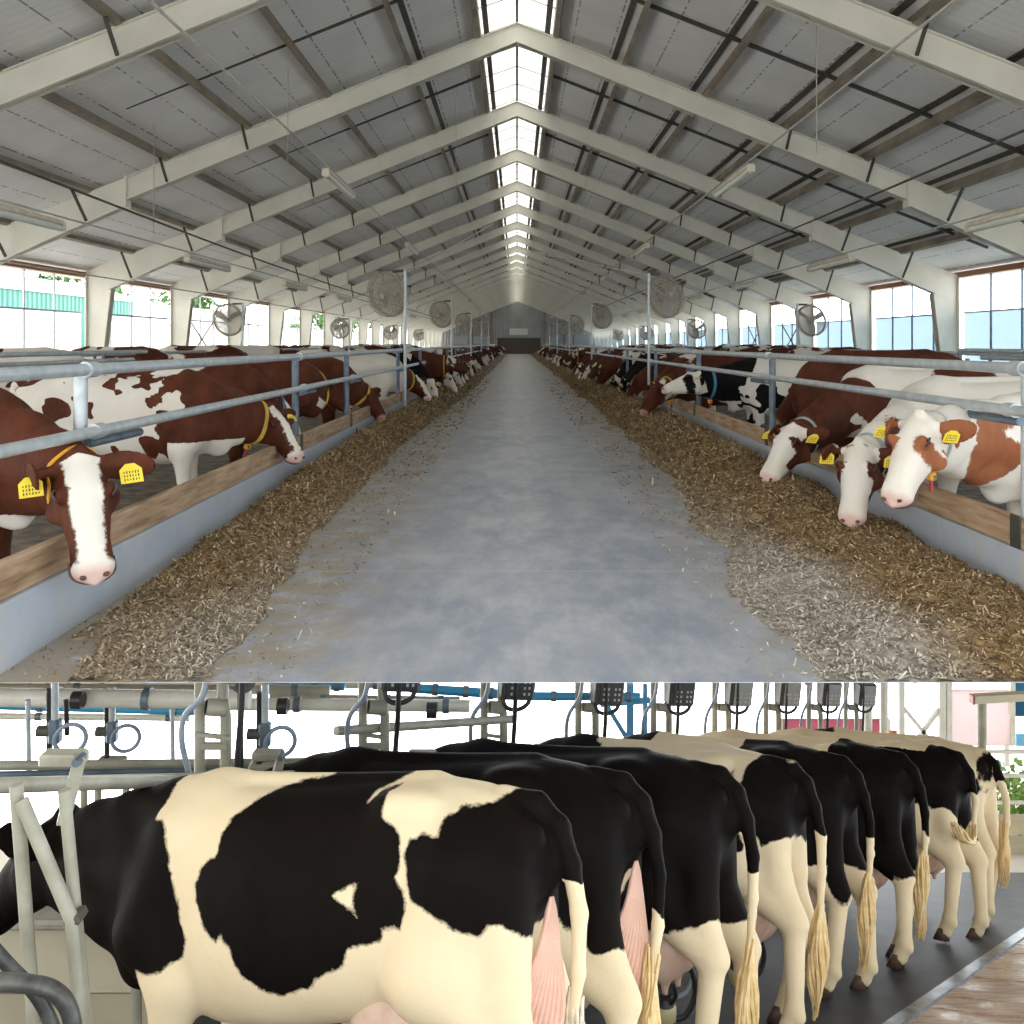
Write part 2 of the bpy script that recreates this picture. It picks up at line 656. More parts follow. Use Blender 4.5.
def add_eyes(o, I):
    for sg in (-1, 1):
        mb = MB().ellipsoid(I['H'](.175, .107 * sg, .02), (.022, .022, .022), nu=12, nv=8)
        e = mb.build('eye', M['eye'], o)
        pts = [I['H'](.145, .112 * sg, .018), I['H'](.16, .125 * sg, .036), I['H'](.185, .125 * sg, .038), I['H'](.205, .112 * sg, .02)]
        MB().tube(bez(pts, 9), .007, 6).build('eyelid', M['eyelid'], e)


def add_muzzle(o, I):
    R_ = Matrix((Vector(I['a']), Vector(I['sd']), Vector(I['n']))).transposed()
    for sg in (-1, 1):
        MB().ellipsoid(I['H'](.540, .046 * sg, -.034), (.012, .017, .011), R_ @ Matrix.Rotation(.5 * sg, 3, 'X'), 10, 7).build('nostril', M['nostril'], o)
    MB().tube(bez([I['H'](.44, -.089, -.10), I['H'](.50, -.088, -.105), I['H'](.535, -.05, -.105), I['H'](.545, 0, -.105), I['H'](.535, .05, -.105), I['H'](.50, .088, -.105), I['H'](.44, .089, -.10)], 24), .006, 6).build('mouth', M['nostril'], o)


def add_tag(o, I, sg, s=1.0, side=False):
    H = I['H']
    c = Vector(H(.09, .205 * sg, -.032))
    u, w, nn = Vector(I['sd']) * 1.0, Vector(I['a']), Vector(I['n'])
    if side: c = Vector(H(.10, .175 * sg, -.07)); u, w, nn = Vector(I['a']), -Vector(I['n']), Vector(I['sd']) * sg
    R = Matrix((u, w, nn)).transposed()
    mb = MB()
    k = .046 * s
    poly = [c + u * x + w * z for x, z in ((-k, -k * .4), (-k * .4, -k), (k * .4, -k), (k, -k * .4), (k, k), (-k, k))]
    mb.prism(poly, (0, 0, 0), nn * .004)
    t = mb.build('ear_tag', M['tag'], o)
    mm = MB()
    for r in range(3):
        for j in range(6):
            mm.box(c + u * (-k * .62 + j * k * .25) + w * (-k * .1 + r * k * .38) + nn * .0045, (k * .10, k * (.16 + .06 * ((j * 5 + r) % 3)), .001), R)
    mm.build('tag_print', M['dark_print'], t)
    return t


def add_collar(o, I, f=.62, mat='strap', width=.035, number=True, tagmat='tag_orange', drop=.0, counter=False):
    """strap that follows the neck's own section"""
    nk = I['neck']
    j = min(3, int(f * 4)); tt = f * 4 - j
    c = nk[j] * (1 - tt) + nk[j + 1] * tt
    ax = nk[j + 1] - nk[j]; ax = ax / np.linalg.norm(ax)
    up = np.array([0, 0, 1.0]); up -= ax * (up @ ax); up /= np.linalg.norm(up)
    sx = np.cross(ax, up)
    n = 40
    rs = []
    dists = np.linspace(.03, .55, 120)
    for i in range(n):
        an = 2 * PI * i / n
        dr = up * math.cos(an) + sx * math.sin(an)
        d = I['F'].sample(c + dists[:, None] * dr)
        ok = np.where(d > 0)[0]
        rs.append(dists[ok[0]] if len(ok) else .2)
    rs = np.array(rs)
    rs = np.minimum(rs, np.median(rs) * 1.5)
    for _ in range(3): rs = (np.roll(rs, 1) + rs * 2 + np.roll(rs, -1)) / 4
    V, Fc = [], []
    for i in range(n):
        an = 2 * PI * i / n
        dr = up * math.cos(an) + sx * math.sin(an)
        sag = drop * max(0, -math.cos(an)) ** 2
        for (w, e) in ((-.5, .003), (.5, .003), (.5, .011), (-.5, .011)):
            V.append(c + dr * (rs[i] + e + sag) + ax * w * width)
    for i in range(n):
        for k in range(4):
            i2, k2 = (i + 1) % n, (k + 1) % 4
            Fc.append((i * 4 + k, i2 * 4 + k, i2 * 4 + k2, i * 4 + k2))
    st = mesh_obj('collar', V, Fc, M[mat], o, smooth=False)
    low = c - up * (rs[n // 2] + .02 + drop)
    if number:
        R = Matrix((Vector(sx), Vector(ax), Vector(up))).transposed()
        mb = MB().box(Vector(low) - Vector(up) * .03, (.045, .06, .055), R, bev=.008)
        t = mb.build('number_tag', M[tagmat], st)
        mm = MB()
        for sg in (-1, 1):
            mm.box(Vector(low) - Vector(up) * .03 + Vector(sx) * (.0235 * sg), (.002, .03, .012), R)
            mm.box(Vector(low) - Vector(up) * .045 + Vector(sx) * (.0235 * sg), (.002, .018, .008), R)
        mm.build('tag_print', M['dark_print'], t)
    if counter:
        MB().tube([Vector(low) - Vector(up) * .05, Vector(low) - Vector(up) * .13], .013, 8).build('buckle_weight', M['red_plastic'], st)
    return st


def add_udder(o, z=.60, x=.30, s=1.0):
    F = Field((x - .4, -.3, z - .35), (x + .45, .3, z + .35), .018)
    for sg in (-1, 1):
        F.ell((x - .07, .085 * sg, z - .02), (.17 * s, .12 * s, .19 * s), k=.05)
        F.ell((x + .12, .08 * sg, z + .02), (.17 * s, .11 * s, .16 * s), k=.05)
        for xx in (x - .10, x + .10):
            F.cone((xx, .09 * sg, z - .15 * s), (xx, .095 * sg, z - .245 * s), .026, .017, .02)
    V, Q = F.mesh()
    return mesh_obj('udder', V, Q, M['udder'], o, smooth=True)


def add_hooves(o, feet):
    for (x, y) in feet:
        mb = MB()
        for sg in (-1, 1):
            P, Fc, nn = [], [], 10
            for (zz, rx, ry, ox) in ((.085, .036, .024, -.005), (.05, .043, .026, .006), (.0, .056, .029, .02)):
                for k in range(nn):
                    an = 2 * PI * k / nn
                    P.append((x + ox + rx * math.cos(an), y + .025 * sg + ry * math.sin(an), zz))
            for r in range(2):
                for k in range(nn):
                    j = (k + 1) % nn
                    Fc.append((r * nn + k, (r + 1) * nn + k, (r + 1) * nn + j, r * nn + j))
            Fc.append(tuple(range(2 * nn, 3 * nn))[::-1]); Fc.append(tuple(range(nn)))
            mb.add(P, [tuple(reversed(f)) for f in Fc], True)
        mb.build('hoof', M['hoof'], o)


def add_switch(o, path, mat, n=90, spread=.045, seed=1, flare=1.0):
    """tail hair: many tapering strands along a path"""
    rg = random.Random(seed)
    path = [Vector(p) for p in path]
    mb = MB()
    for i in range(n):
        an = rg.uniform(0, 2 * PI); q = math.sqrt(rg.random()) * spread
        t0 = rg.uniform(0, .35)
        t1 = rg.uniform(.55, 1.0)
        pts = []
        for k in range(6):
            t = t0 + (t1 - t0) * k / 5
            j = min(len(path) - 2, int(t * (len(path) - 1)))
            p = path[j].lerp(path[j + 1], t * (len(path) - 1) - j)
            env = (.35 + 2.6 * t * (1.02 - t)) * flare
            wv = .012 * math.sin(7 * t + an * 1.5 + seed)
            pts.append(p + Vector((math.cos(an) * q * env + wv + rg.uniform(-.004, .004), wv * .7 + math.sin(an) * q * env + rg.uniform(-.004, .004), 0)))
        mb.tube(pts, [.006, .008, .008, .007, .005, .0015], 4, caps=False)
    return mb.build('tail_switch', mat, o)


M = {}
M['eye'] = simple('eye_dark', (.012, .008, .007), rough=.12, scale=20)
M['nostril'] = simple('nostril_skin', (.16, .06, .05), (.10, .04, .035), rough=.5)
M['eyelid'] = simple('eyelid_skin', (.05, .03, .025), rough=.5)
M['tag'] = simple('yellow_plastic', (.86, .68, .04), (.8, .6, .05), rough=.4)
M['tag_orange'] = simple('amber_plastic', (.85, .42, .03), (.8, .38, .03), rough=.4)
M['strap'] = simple('yellow_strap', (.72, .46, .05), (.5, .32, .05), rough=.7)
M['strap_grey'] = simple('grey_strap', (.45, .50, .52), (.3, .34, .36), rough=.7)
M['strap_blue'] = simple('blue_strap', (.06, .22, .36), (.05, .18, .3), rough=.6)
M['red_plastic'] = simple('red_plastic', (.4, .03, .04), rough=.4)
M['dark_print'] = simple('dark_print', (.03, .03, .03))
M['udder'] = simple('udder_skin', (.64, .46, .36), (.52, .35, .27), scale=9, rough=.5, bump=.15)
M['hoof'] = simple('hoof_horn', (.13, .075, .05), (.05, .035, .03), scale=14, rough=.45)
M['hair_cream'] = simple('cream_hair', (.80, .62, .34), (.68, .47, .2), scale=20, rough=.55)
M['hair_pale'] = simple('pale_hair', (.75, .70, .58), (.6, .52, .38), scale=20, rough=.6)
SKY, SKY_BACK, GROUND, EXPO = 7.5, .5, .3, 0.0
# ================================================================== BARN (upper level)
ORD = ['first', 'second', 'third', 'fourth', 'fifth', 'sixth', 'seventh', 'eighth', 'ninth', 'tenth', 'eleventh', 'twelfth', 'thirteenth', 'fourteenth', 'fifteenth',
       'sixteenth', 'seventeenth', 'eighteenth', 'nineteenth', 'twentieth']
TENS = {2: 'twenty', 3: 'thirty', 4: 'forty', 5: 'fifty', 6: 'sixty', 7: 'seventy', 8: 'eighty', 9: 'ninety'}


def nth(i):
    """i from 0"""
    if i < 20: return ORD[i]
    t, u = divmod(i + 1, 10)
    return (TENS[t] + '-' + ORD[u - 1]) if u else TENS[t][:-1] + 'ieth'


EAVE_X = {-1: 10.3, 1: 10.55}
KX = {-1: -2.23, 1: 2.74}
Y0, YEND, BAY = 4.05, 126.0, 5.63
FR0 = 11.75
EAVE_Z, RIDGE_Z = 2.95, 7.12
STALL_Z = -.2
FRAMES = [FR0 + BAY * (i - 3) for i in range(24)]        # portal frames along the hall
FRAMES = [y for y in FRAMES if y < YEND - 1]


def roof_z(x):
    s = 1 if x > 0 else -1
    return RIDGE_Z + .26 - (RIDGE_Z - EAVE_Z) * abs(x) / EAVE_X[s]


# ---------------- materials
def floor_material():
    m, nt, p, out = new_mat('alley_concrete')
    N = NT(nt)
    v = N.coord('Object')
    big = N.noise(N.coord('Object', scale=(.9, .55, 1)), 1.1, 6, .65)
    fine = N.noise(v, 9, 6, .65)
    streak = N.noise(N.coord('Object', scale=(2.0, .8, 1)), 2.2, 6, .7)
    c = N.ramp(big, [(.3, (.23, .27, .35)), (.48, (.38, .41, .47)), (.68, (.54, .55, .58))])
    c = N.mix(N.math('MULTIPLY', fine, .75), c, (.26, .29, .37))
    st = N.ramp(streak, [(.44, 0.0), (.66, 1.0)])
    c = N.mix(N.math('MULTIPLY', st, .5), c, (.66, .66, .65))
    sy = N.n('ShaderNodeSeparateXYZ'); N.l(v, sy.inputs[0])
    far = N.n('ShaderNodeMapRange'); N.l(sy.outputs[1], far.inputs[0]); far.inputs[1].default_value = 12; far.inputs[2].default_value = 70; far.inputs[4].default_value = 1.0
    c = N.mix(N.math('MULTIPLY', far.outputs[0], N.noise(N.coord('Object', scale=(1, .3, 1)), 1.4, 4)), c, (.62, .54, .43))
    spk = N.ramp(N.noise(v, 60, 2), [(.66, 0.0), (.72, 1.0)])
    c = N.mix(N.math('MULTIPLY', spk, .35), c, (.45, .42, .33))
    # straw dust along the alley's edges
    sx = N.n('ShaderNodeSeparateXYZ'); N.l(v, sx.inputs[0])
    ed = N.math('ABSOLUTE', N.math('ADD', sx.outputs[0], -.2))
    dust = N.math('MULTIPLY', N.math('MULTIPLY_ADD', ed, 1.4, -1.0), N.ramp(N.noise(v, 4, 6, .7), [(.4, 0.0), (.62, 1.0)]))
    N.nt.nodes[-1]
    cl = N.n('ShaderNodeClamp'); N.l(dust, cl.inputs[0]); cl.inputs[2].default_value = .75
    c = N.mix(cl.outputs[0], c, (.34, .26, .15))
    # control joints across the slab
    jt = N.math('ABSOLUTE', N.math('ADD', N.math('FRACT', N.math('MULTIPLY', N.math('ADD', sx.outputs[1], -6.0), 1 / 5.6)), -.0))
    jl = N.ramp(jt, [(0.0, 1.0), (.0035, 1.0), (.0045, 0.0)], 'LINEAR')
    c = N.mix(N.math('MULTIPLY', jl, .5), c, (.62, .60, .55))
    N.l(c, p.inputs['Base Color'])
    p.inputs['Roughness'].default_value = .40
    N.l(N.bump(fine, .15, .008), p.inputs['Normal'])
    return m


M['concrete'] = floor_material()
M['stall_floor'] = simple('stall_bedding', (.08, .065, .05), (.22, .18, .13), scale=6, rough=.9, bump=.4)
M['frame_paint'] = simple('cream_steel_paint', (.80, .77, .67), (.72, .69, .60), scale=1.5, rough=.5)
M['purlin'] = simple('galvanised_purlin', (.34, .29, .22), (.22, .18, .14), scale=2, rough=.6)
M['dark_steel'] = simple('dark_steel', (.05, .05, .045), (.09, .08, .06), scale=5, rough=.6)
M['galv'] = simple('galvanised_tube', (.60, .64, .66), (.46, .51, .54), scale=12, rough=.42, metal=.4, bump=.05)
M['galv_dark'] = simple('weathered_galvanised', (.20, .25, .30), (.12, .16, .20), scale=9, rough=.5, metal=.5)
M['eave_wood'] = simple('red_brown_timber', (.42, .20, .11), (.32, .15, .08), scale=4, rough=.7, stretch=(6, .4, 6))
M['mesh_grey'] = simple('fan_wire', (.50, .42, .33), (.38, .31, .24), rough=.5)
M['fan_grey'] = simple('fan_paint', (.60, .60, .58), (.48, .48, .46), rough=.5)
M['lamp_body'] = simple('lamp_cream', (.72, .66, .54), (.60, .52, .40), scale=6, rough=.5)
M['cable'] = simple('cable_white', (.55, .53, .48), (.42, .40, .36), rough=.6)
M['brown_door'] = simple('brown_boards', (.10, .075, .06), (.065, .05, .04), scale=5, rough=.7, stretch=(8, 8, .6))
M['sign'] = simple('pale_sign', (.75, .77, .70), (.68, .70, .64), rough=.5)
M['fly_white'] = simple('window_bar', (.80, .82, .84), (.7, .72, .74), rough=.5)


def roof_material():
    m, nt, p, out = new_mat('roof_insulation_panels')
    N = NT(nt)
    v = N.coord('Object')
    sx = N.n('ShaderNodeSeparateXYZ'); N.l(v, sx.inputs[0])
    c = N.ramp(N.noise(v, .9, 5, .6), [(.3, (.72, .72, .72)), (.7, (.84, .83, .81))])
    # fine ribs running down the slope, dotted fixing lines along the hall
    rib = N.math('ABSOLUTE', N.math('ADD', N.math('FRACT', N.math('MULTIPLY', sx.outputs[1], 6.0)), -.5))
    c = N.mix(N.ramp(rib, [(.0, .22), (.10, 0.0)]), c, (.33, .33, .33))
    ax = N.math('ABSOLUTE', sx.outputs[0])
    for per, w, ph in ((1.47, .007, .35), (1.47, .006, .80)):
        q = N.math('ABSOLUTE', N.math('ADD', N.math('FRACT', N.math('MULTIPLY_ADD', ax, 1 / per, ph)), -.5))
        ln = N.ramp(q, [(0, 1.0), (w, 1.0), (w + .003, 0.0)])
        dash = N.ramp(N.noise(N.coord('Object', scale=(1, 6, 1)), 1.3, 2), [(.46, 0.0), (.5, 1.0)])
        c = N.mix(N.math('MULTIPLY', N.math('MULTIPLY', ln, dash), .75), c, (.10, .08, .06))
    N.l(c, p.inputs['Base Color'])
    p.inputs['Roughness'].default_value = .55
    N.l(N.bump(rib, .25, .01), p.inputs['Normal'])
    return m


M['roof'] = roof_material()


def translucent(name, col, trans=.6, rough=.5, ribs=None):
    m, nt, p, out = new_mat(name)
    N = NT(nt)
    p.inputs['Base Color'].default_value = (*col, 1)
    p.inputs['Roughness'].default_value = rough
    t = N.n('ShaderNodeBsdfTranslucent'); 
    v = N.coord('Object')
    c = N.mix(N.noise(v, 2.5, 4), col, tuple(x * .9 for x in col))
    N.l(c, t.inputs[0])
    mx = N.n('ShaderNodeMixShader'); mx.inputs[0].default_value = trans
    N.l(p.outputs[0], mx.inputs[1]); N.l(t.outputs[0], mx.inputs[2])
    N.l(mx.outputs[0], out.inputs[0])
    return m


M['skylight'] = translucent('skylight_sheet', (.66, .65, .62), .92)
M['curtain_white'] = translucent('white_wind_curtain', (.93, .94, .95), .85)
M['curtain_blue'] = translucent('pale_blue_wind_curtain', (.59, .675, .735), .75)

# ---------------- floor, stall floors, edge
def floor_block():
    """the slab thins to a narrow nosing at its open front edge"""
    x0, x1 = -2.35, 2.86
    th = .004
    P = []
    for x in (x0, x1):
        P += [(x, Y0, 0), (x, YEND, 0), (x, YEND, -.22), (x, Y0 + 1.6, -.16), (x, Y0, -th)]
    n = 5
    F = [tuple(range(n - 1, -1, -1)), tuple(range(n, 2 * n))] + [(i, (i + 1) % n, n + (i + 1) % n, n + i) for i in range(n)]
    o = mesh_obj('floor', P, F, M['concrete'])
    tag(o, kind='structure', label='bluish grey concrete feed alley between the two rows of cows')
    for s, nm in ((-1, 'left'), (1, 'right')):
        xa, xb = (-10.6, x0) if s < 0 else (x1, 10.9)
        P = []
        z = STALL_Z
        YS = 4.76
        for x in (xa, xb):
            P += [(x, YS, z), (x, YEND, z), (x, YEND, z - .22), (x, YS + 1.6, z - .16), (x, YS, z - th)]
        o = mesh_obj('floor', P, F, M['stall_floor'])
        tag(o, kind='structure', label='dark bedded stall floor on the %s side of the barn' % nm)


floor_block()

# ---------------- roof: two slopes, ridge skylight, end walls
for s, nm in ((-1, 'left'), (1, 'right')):
    ya, yb = -4.0, YEND
    xr, xe = .66 * s, (EAVE_X[s] + .5) * s
    P = [(xr, ya, roof_z(xr)), (xr, yb, roof_z(xr)), (xe, yb, roof_z(xe)), (xe, ya, roof_z(xe))]
    P += [(a, b, c + .09) for a, b, c in P]
    F = [(0, 1, 2, 3), (7, 6, 5, 4), (0, 4, 5, 1), (1, 5, 6, 2), (2, 6, 7, 3), (3, 7, 4, 0)]
    o = mesh_obj('ceiling', P, F, M['roof'])
    tag(o, kind='structure', label='grey insulated roof slope on the %s' % nm)
sk = MB()
for s in (-1, 1):
    a, b = .70 * s, 0.0
    sk.prism([(a, -4, roof_z(a) + .10), (b, -4, RIDGE_Z + .36), (b, -4, RIDGE_Z + .375), (a, -4, roof_z(a) + .115)], (0, -4, 0), (0, YEND, 0))
tag(sk.build('window_1', M['skylight']), kind='structure', label='white translucent skylight strip along the ridge')
for k, yy in enumerate(np.arange(8.0, YEND, 1.41)):
    if k > 60: break
    b = MB()
    b.tube([(-.68, yy, roof_z(.68) + .05), (0, yy, RIDGE_Z + .28), (.68, yy, roof_z(.68) + .05)], .016, 5)
    tag(b.build('trim_1', M['frame_paint']), kind='structure')
tag(MB().box((0, (YEND) / 2, RIDGE_Z + .24), (.05, YEND, .06)).build('trim_2', M['purlin']), kind='structure')

# purlins on each slope
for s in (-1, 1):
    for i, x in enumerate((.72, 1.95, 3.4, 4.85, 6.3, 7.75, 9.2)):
        w, h = (.10, .17)
        sl = math.atan2(RIDGE_Z - EAVE_Z, EAVE_X[s])
        z = roof_z(x) - h / 2 * math.cos(sl) - .005
        R = Matrix.Rotation(sl * s, 3, 'Y')
        b = MB().box((x * s, (YEND - 4) / 2, z), (w * (.5 if i else .6), YEND + 4, h), R)
        b.box((x * s - .02 * s, (YEND - 4) / 2, z - h * .5 - .006), (w * .9, YEND + 4, .012), R)
        tag(MB().box((x * s - .16 * s, (YEND - 4) / 2, roof_z(x - .16) - .012), (.10, YEND + 4, .02), R).build('shade_strip', M['dark_steel']), kind='structure')  # dark strip added beside each purlin as its painted shadow
        tag(b.build('purlin', M['purlin']), kind='structure', label='%s roof purlin from the ridge on the %s slope' % (nth(i), 'left' if s < 0 else 'right'))
# dark joint strips half way between the frames
for y in FRAMES:
    for s in (-1, 1):
        ym = y + BAY / 2
        if ym > 80: continue
        b = MB()
        x0, x1 = .74, 9.9
        b.quadbox((x0 * s, ym, roof_z(x0) - .03), (x1 * s, ym, roof_z(x1) - .03), .06, .05)
        tag(b.build('trim_3', M['dark_steel']), kind='structure')

# portal frames: rafter pair with deeper haunches, tapered columns, fly braces
HX = 7.05
for i, y in enumerate(FRAMES):
    fr = empty('portal_frame', 'cream steel portal frame, %s from the camera' % nth(i), 'roof frame', 'portal frames of the barn', 'structure', loc=(0, y, 0))
    for s in (-1, 1):
        ex = EAVE_X[s]
        top = lambda x: roof_z(x) - .17
        bot = lambda x: top(x) - (.36 + .06 * x / HX)
        b = MB()
        # web + flanges of rafter
        P = [(0, 0, top(0)), (HX * s, 0, top(HX)), (HX * s, 0, bot(HX)), (0, 0, bot(0))]
        b.prism([(p[0], -.05, p[2]) for p in P], (0, -.05, 0), (0, .05, 0))
        for fz in (0, 1):
            g = top if fz == 0 else bot
            t = -.02 if fz == 0 else .02
            b.prism([(0, -.11, g(0)), (HX * s, -.11, g(HX)), (HX * s, -.11, g(HX) + t), (0, -.11, g(0) + t)], (0, -.11, 0), (0, .11, 0))
        b.build('rafter', M['frame_paint'], fr)
        h = MB()
        bo = lambda x: top(x) - (.52 + .16 * (x - HX) / (ex - HX))
        P = [(HX * s, top(HX) + .0), ((ex + .02) * s, top(ex)), ((ex - .1) * s, bo(ex - .1)), (HX * s, bo(HX))]
        h.prism([(p[0], -.05, p[1]) for p in P], (0, -.05, 0), (0, .05, 0))
        h.prism([(HX * s, -.125, bo(HX)), ((ex - .55) * s, -.125, bo(ex - .55)), ((ex - .55) * s, -.125, bo(ex - .55) + .025), (HX * s, -.125, bo(HX) + .025)], (0, -.125, 0), (0, .125, 0))
        h.box((HX * s, 0, (top(HX) + bo(HX)) / 2), (.03, .25, top(HX) - bo(HX) + .05))
        h.build('haunch', M['frame_paint'], fr)
        c = MB()
        zt = top(ex) - .05
        P = [((ex) * s, zt), ((ex - .62) * s, zt - .38), ((ex - .28) * s, STALL_Z), (ex * s, STALL_Z)]
        c.prism([(p[0], -.042, p[1]) for p in P], (0, -.042, 0), (0, .042, 0))
        c.prism([((ex - .62) * s, -.13, zt - .38), ((ex - .28) * s, -.13, STALL_Z), ((ex - .255) * s, -.13, STALL_Z), ((ex - .595) * s, -.13, zt - .38)], (0, -.13, 0), (0, .13, 0))
        c.box(((ex - .01) * s, 0, (zt + STALL_Z) / 2), (.025, .26, zt - STALL_Z))
        c.build('column', M['frame_paint'], fr)
        if i < 12:
            for x in (4.85, 6.3, 7.75, 9.2):
                zl = bot(x) if x < HX else bo(x)
                for dy in ((.7,) if x > 7 else (.45,)):
                    MB().quadbox((x * s, -.10, zl + .03), (x * s, -dy, roof_z(x) - .19), .04, .04).build('fly_brace', M['dark_steel'], fr)

# ---------------- side walls: low wall, wind curtain, bars, eave timber
wn = [2]
for s, nm in ((-1, 'left'), (1, 'right')):
    ex = EAVE_X[s] + .10
    o = MB().box((ex * s, (YEND + Y0) / 2, STALL_Z + .2), (.15, YEND - Y0, .4)).build('wall_' + nm, simple('low_wall', (.6, .6, .58)))
    tag(o, kind='structure', label='low concrete wall under the %s windows' % nm)
    e = MB().box(((ex - .04) * s, (YEND + Y0) / 2, 3.06), (.12, YEND - Y0, .13)).build('trim_4', M['eave_wood'])
    tag(e, kind='structure', label='red brown timber along the %s eave' % nm)
    for i in range(len(FRAMES)):
        ya = FRAMES[i] + .15
        yb = (FRAMES[i + 1] if i + 1 < len(FRAMES) else YEND) - .15
        if yb < 6: continue
        w = empty('window_%d' % wn[0], 'tall window bay with wind curtain, %s on the %s side from the camera' % (nth(i), nm), None, None, 'structure', loc=(ex * s, 0, 0))
        wn[0] += 1
        MB().box((.0, (ya + yb) / 2, 1.17), (.012, yb - ya, 1.94)).build('curtain', M['curtain_white' if s < 0 else 'curtain_blue'], w)
        MB().quadbox((-.03 * s, ya, 2.15), (-.03 * s, yb, 2.15), .035, .04).build('curtain_rail', M['galv_dark'] if i % 2 else M['galv'], w)
        nb = 4
        for k in range(1, nb):
            yy = ya + (yb - ya) * k / nb
            MB().quadbox((-.02 * s, yy, .2), (-.02 * s, yy, 3.0), .04, .04).build('bar', M['galv'] if s < 0 else M['galv_dark'], w)
        if i in (7, 8) and s > 0 or (i == 6 and s < 0):
            for d in (0, 1):
                MB().tube([(-.08 * s, ya, .2 if d else 2.9), (-.08 * s, yb, 2.9 if d else .2)], .022, 6).build('cross_brace', M['dark_steel'], w)

# end wall with brown door
ew = MB()
ew.prism([(-10.6, YEND, STALL_Z), (10.9, YEND, STALL_Z), (10.9, YEND, EAVE_Z), (0, YEND, RIDGE_Z + .2), (-10.6, YEND, EAVE_Z)], (0, YEND, 0), (0, YEND + .15, 0))


def corrug(name, c1, c2, per, axis=0):
    m, nt, p, out = new_mat(name)
    N = NT(nt)
    v = N.coord('Object')
    sx = N.n('ShaderNodeSeparateXYZ'); N.l(v, sx.inputs[0])
    w = N.math('SINE', N.math('MULTIPLY', sx.outputs[axis], 2 * PI / per))
    c = N.ramp(N.noise(v, .6, 4), [(.3, c1), (.7, c2)])
    N.l(c, p.inputs['Base Color']); p.inputs['Roughness'].default_value = .5
    N.l(N.bump(w, .8, per * .15), p.inputs['Normal'])
    return m


M['end_cladding'] = corrug('grey_cladding', (.42, .42, .41), (.34, .34, .33), .35)
tag(ew.build('wall_end', M['end_cladding']), kind='structure', label='grey clad gable wall at the far end of the alley')
for x in (-6, -3.4, 3.6, 6.2):
    tag(MB().box((x, YEND - .1, (roof_z(x) - .3) / 2), (.22, .2, roof_z(x) - .3)).build('trim_5', M['purlin']), kind='structure')
d = MB().box((.25, YEND - .09, 1.0), (5.6, .14, 2.0)).build('door_1', M['brown_door'])
tag(d, kind='structure', label='wide brown boarded door in the far gable wall')
MB().quadbox((-2.6, YEND - .2, 2.05), (3.1, YEND - .2, 2.05), .1, .12).build('track', M['dark_steel'], d)
sg = MB().box((.2, YEND - .2, 2.9), (2.4, .08, .85), bev=.02).build('wall_panel', M['sign'])
tag(sg, 'pale rectangular panel above the brown door on the far gable wall', 'panel')
for i, (x, z, w, h) in enumerate(((-4.6, 1.8, 2.2, 1.0), (5.2, 1.8, 3.4, 1.6), (8.6, 1.8, 2.2, 1.4), (-7.6, 1.8, 2.2, 1.2))):
    tag(MB().box((x, YEND - .06, z), (w, .16, h)).build('window_%d' % wn[0], M['curtain_white']), kind='structure'); wn[0] += 1

# ---------------- outside, seen through the upper windows
M['green_clad'] = corrug('green_cladding', (.05, .20, .15), (.07, .25, .19), .5, 1)
M['pale_roof'] = simple('pale_roof', (.5, .5, .48), (.42, .42, .4), scale=1)
M['grey_wall'] = simple('grey_render', (.55, .56, .56), (.5, .5, .5), scale=1)
M['yard'] = simple('yard_ground', (.66, .64, .60), (.58, .57, .52), scale=.3, rough=.9)
b = empty('shed', 'green corrugated shed seen through the nearest left windows', 'shed', loc=(-26, 52, 0))
MB().box((-2, 0, 1.95), (4, 26, 4.5)).build('wall', M['green_clad'], b)
MB().prism([(.1, -13.5, 4.2), (-2, -13.5, 5.2), (-4.1, -13.5, 4.2)], (0, -13.5, 0), (0, 13.5, 0)).build('roof', M['pale_roof'], b)
b = empty('shed', 'low grey roofed shed seen through the third left window', 'shed', loc=(-30, 92, 0))
MB().box((-3, 0, 1.4), (6, 34, 3.2)).build('wall', M['grey_wall'], b)
MB().prism([(.8, -18, 3.0), (-3, -18, 5.0), (-7, -18, 3.0)], (0, -18, 0), (0, 18, 0)).build('roof', M['pale_roof'], b)
gr = MB().box((-60, 70, -.5), (98.8, 170, .2)).build('ground', M['yard']); tag(gr, kind='structure', label='yard outside the left windows')
gr = MB().box((60.2, 70, -.5), (98.6, 170, .2)).build('ground', M['yard']); tag(gr, kind='structure', label='yard outside the right windows')


def leaf_mat(name, c1, c2):
    return simple(name, c1, c2, scale=1.3, rough=.6)


M['leaf'] = leaf_mat('tree_leaf', (.05, .13, .03), (.11, .22, .06))
M['bark'] = simple('bark', (.10, .07, .05), (.06, .045, .03), scale=6, rough=.9, stretch=(4, 4, .6))


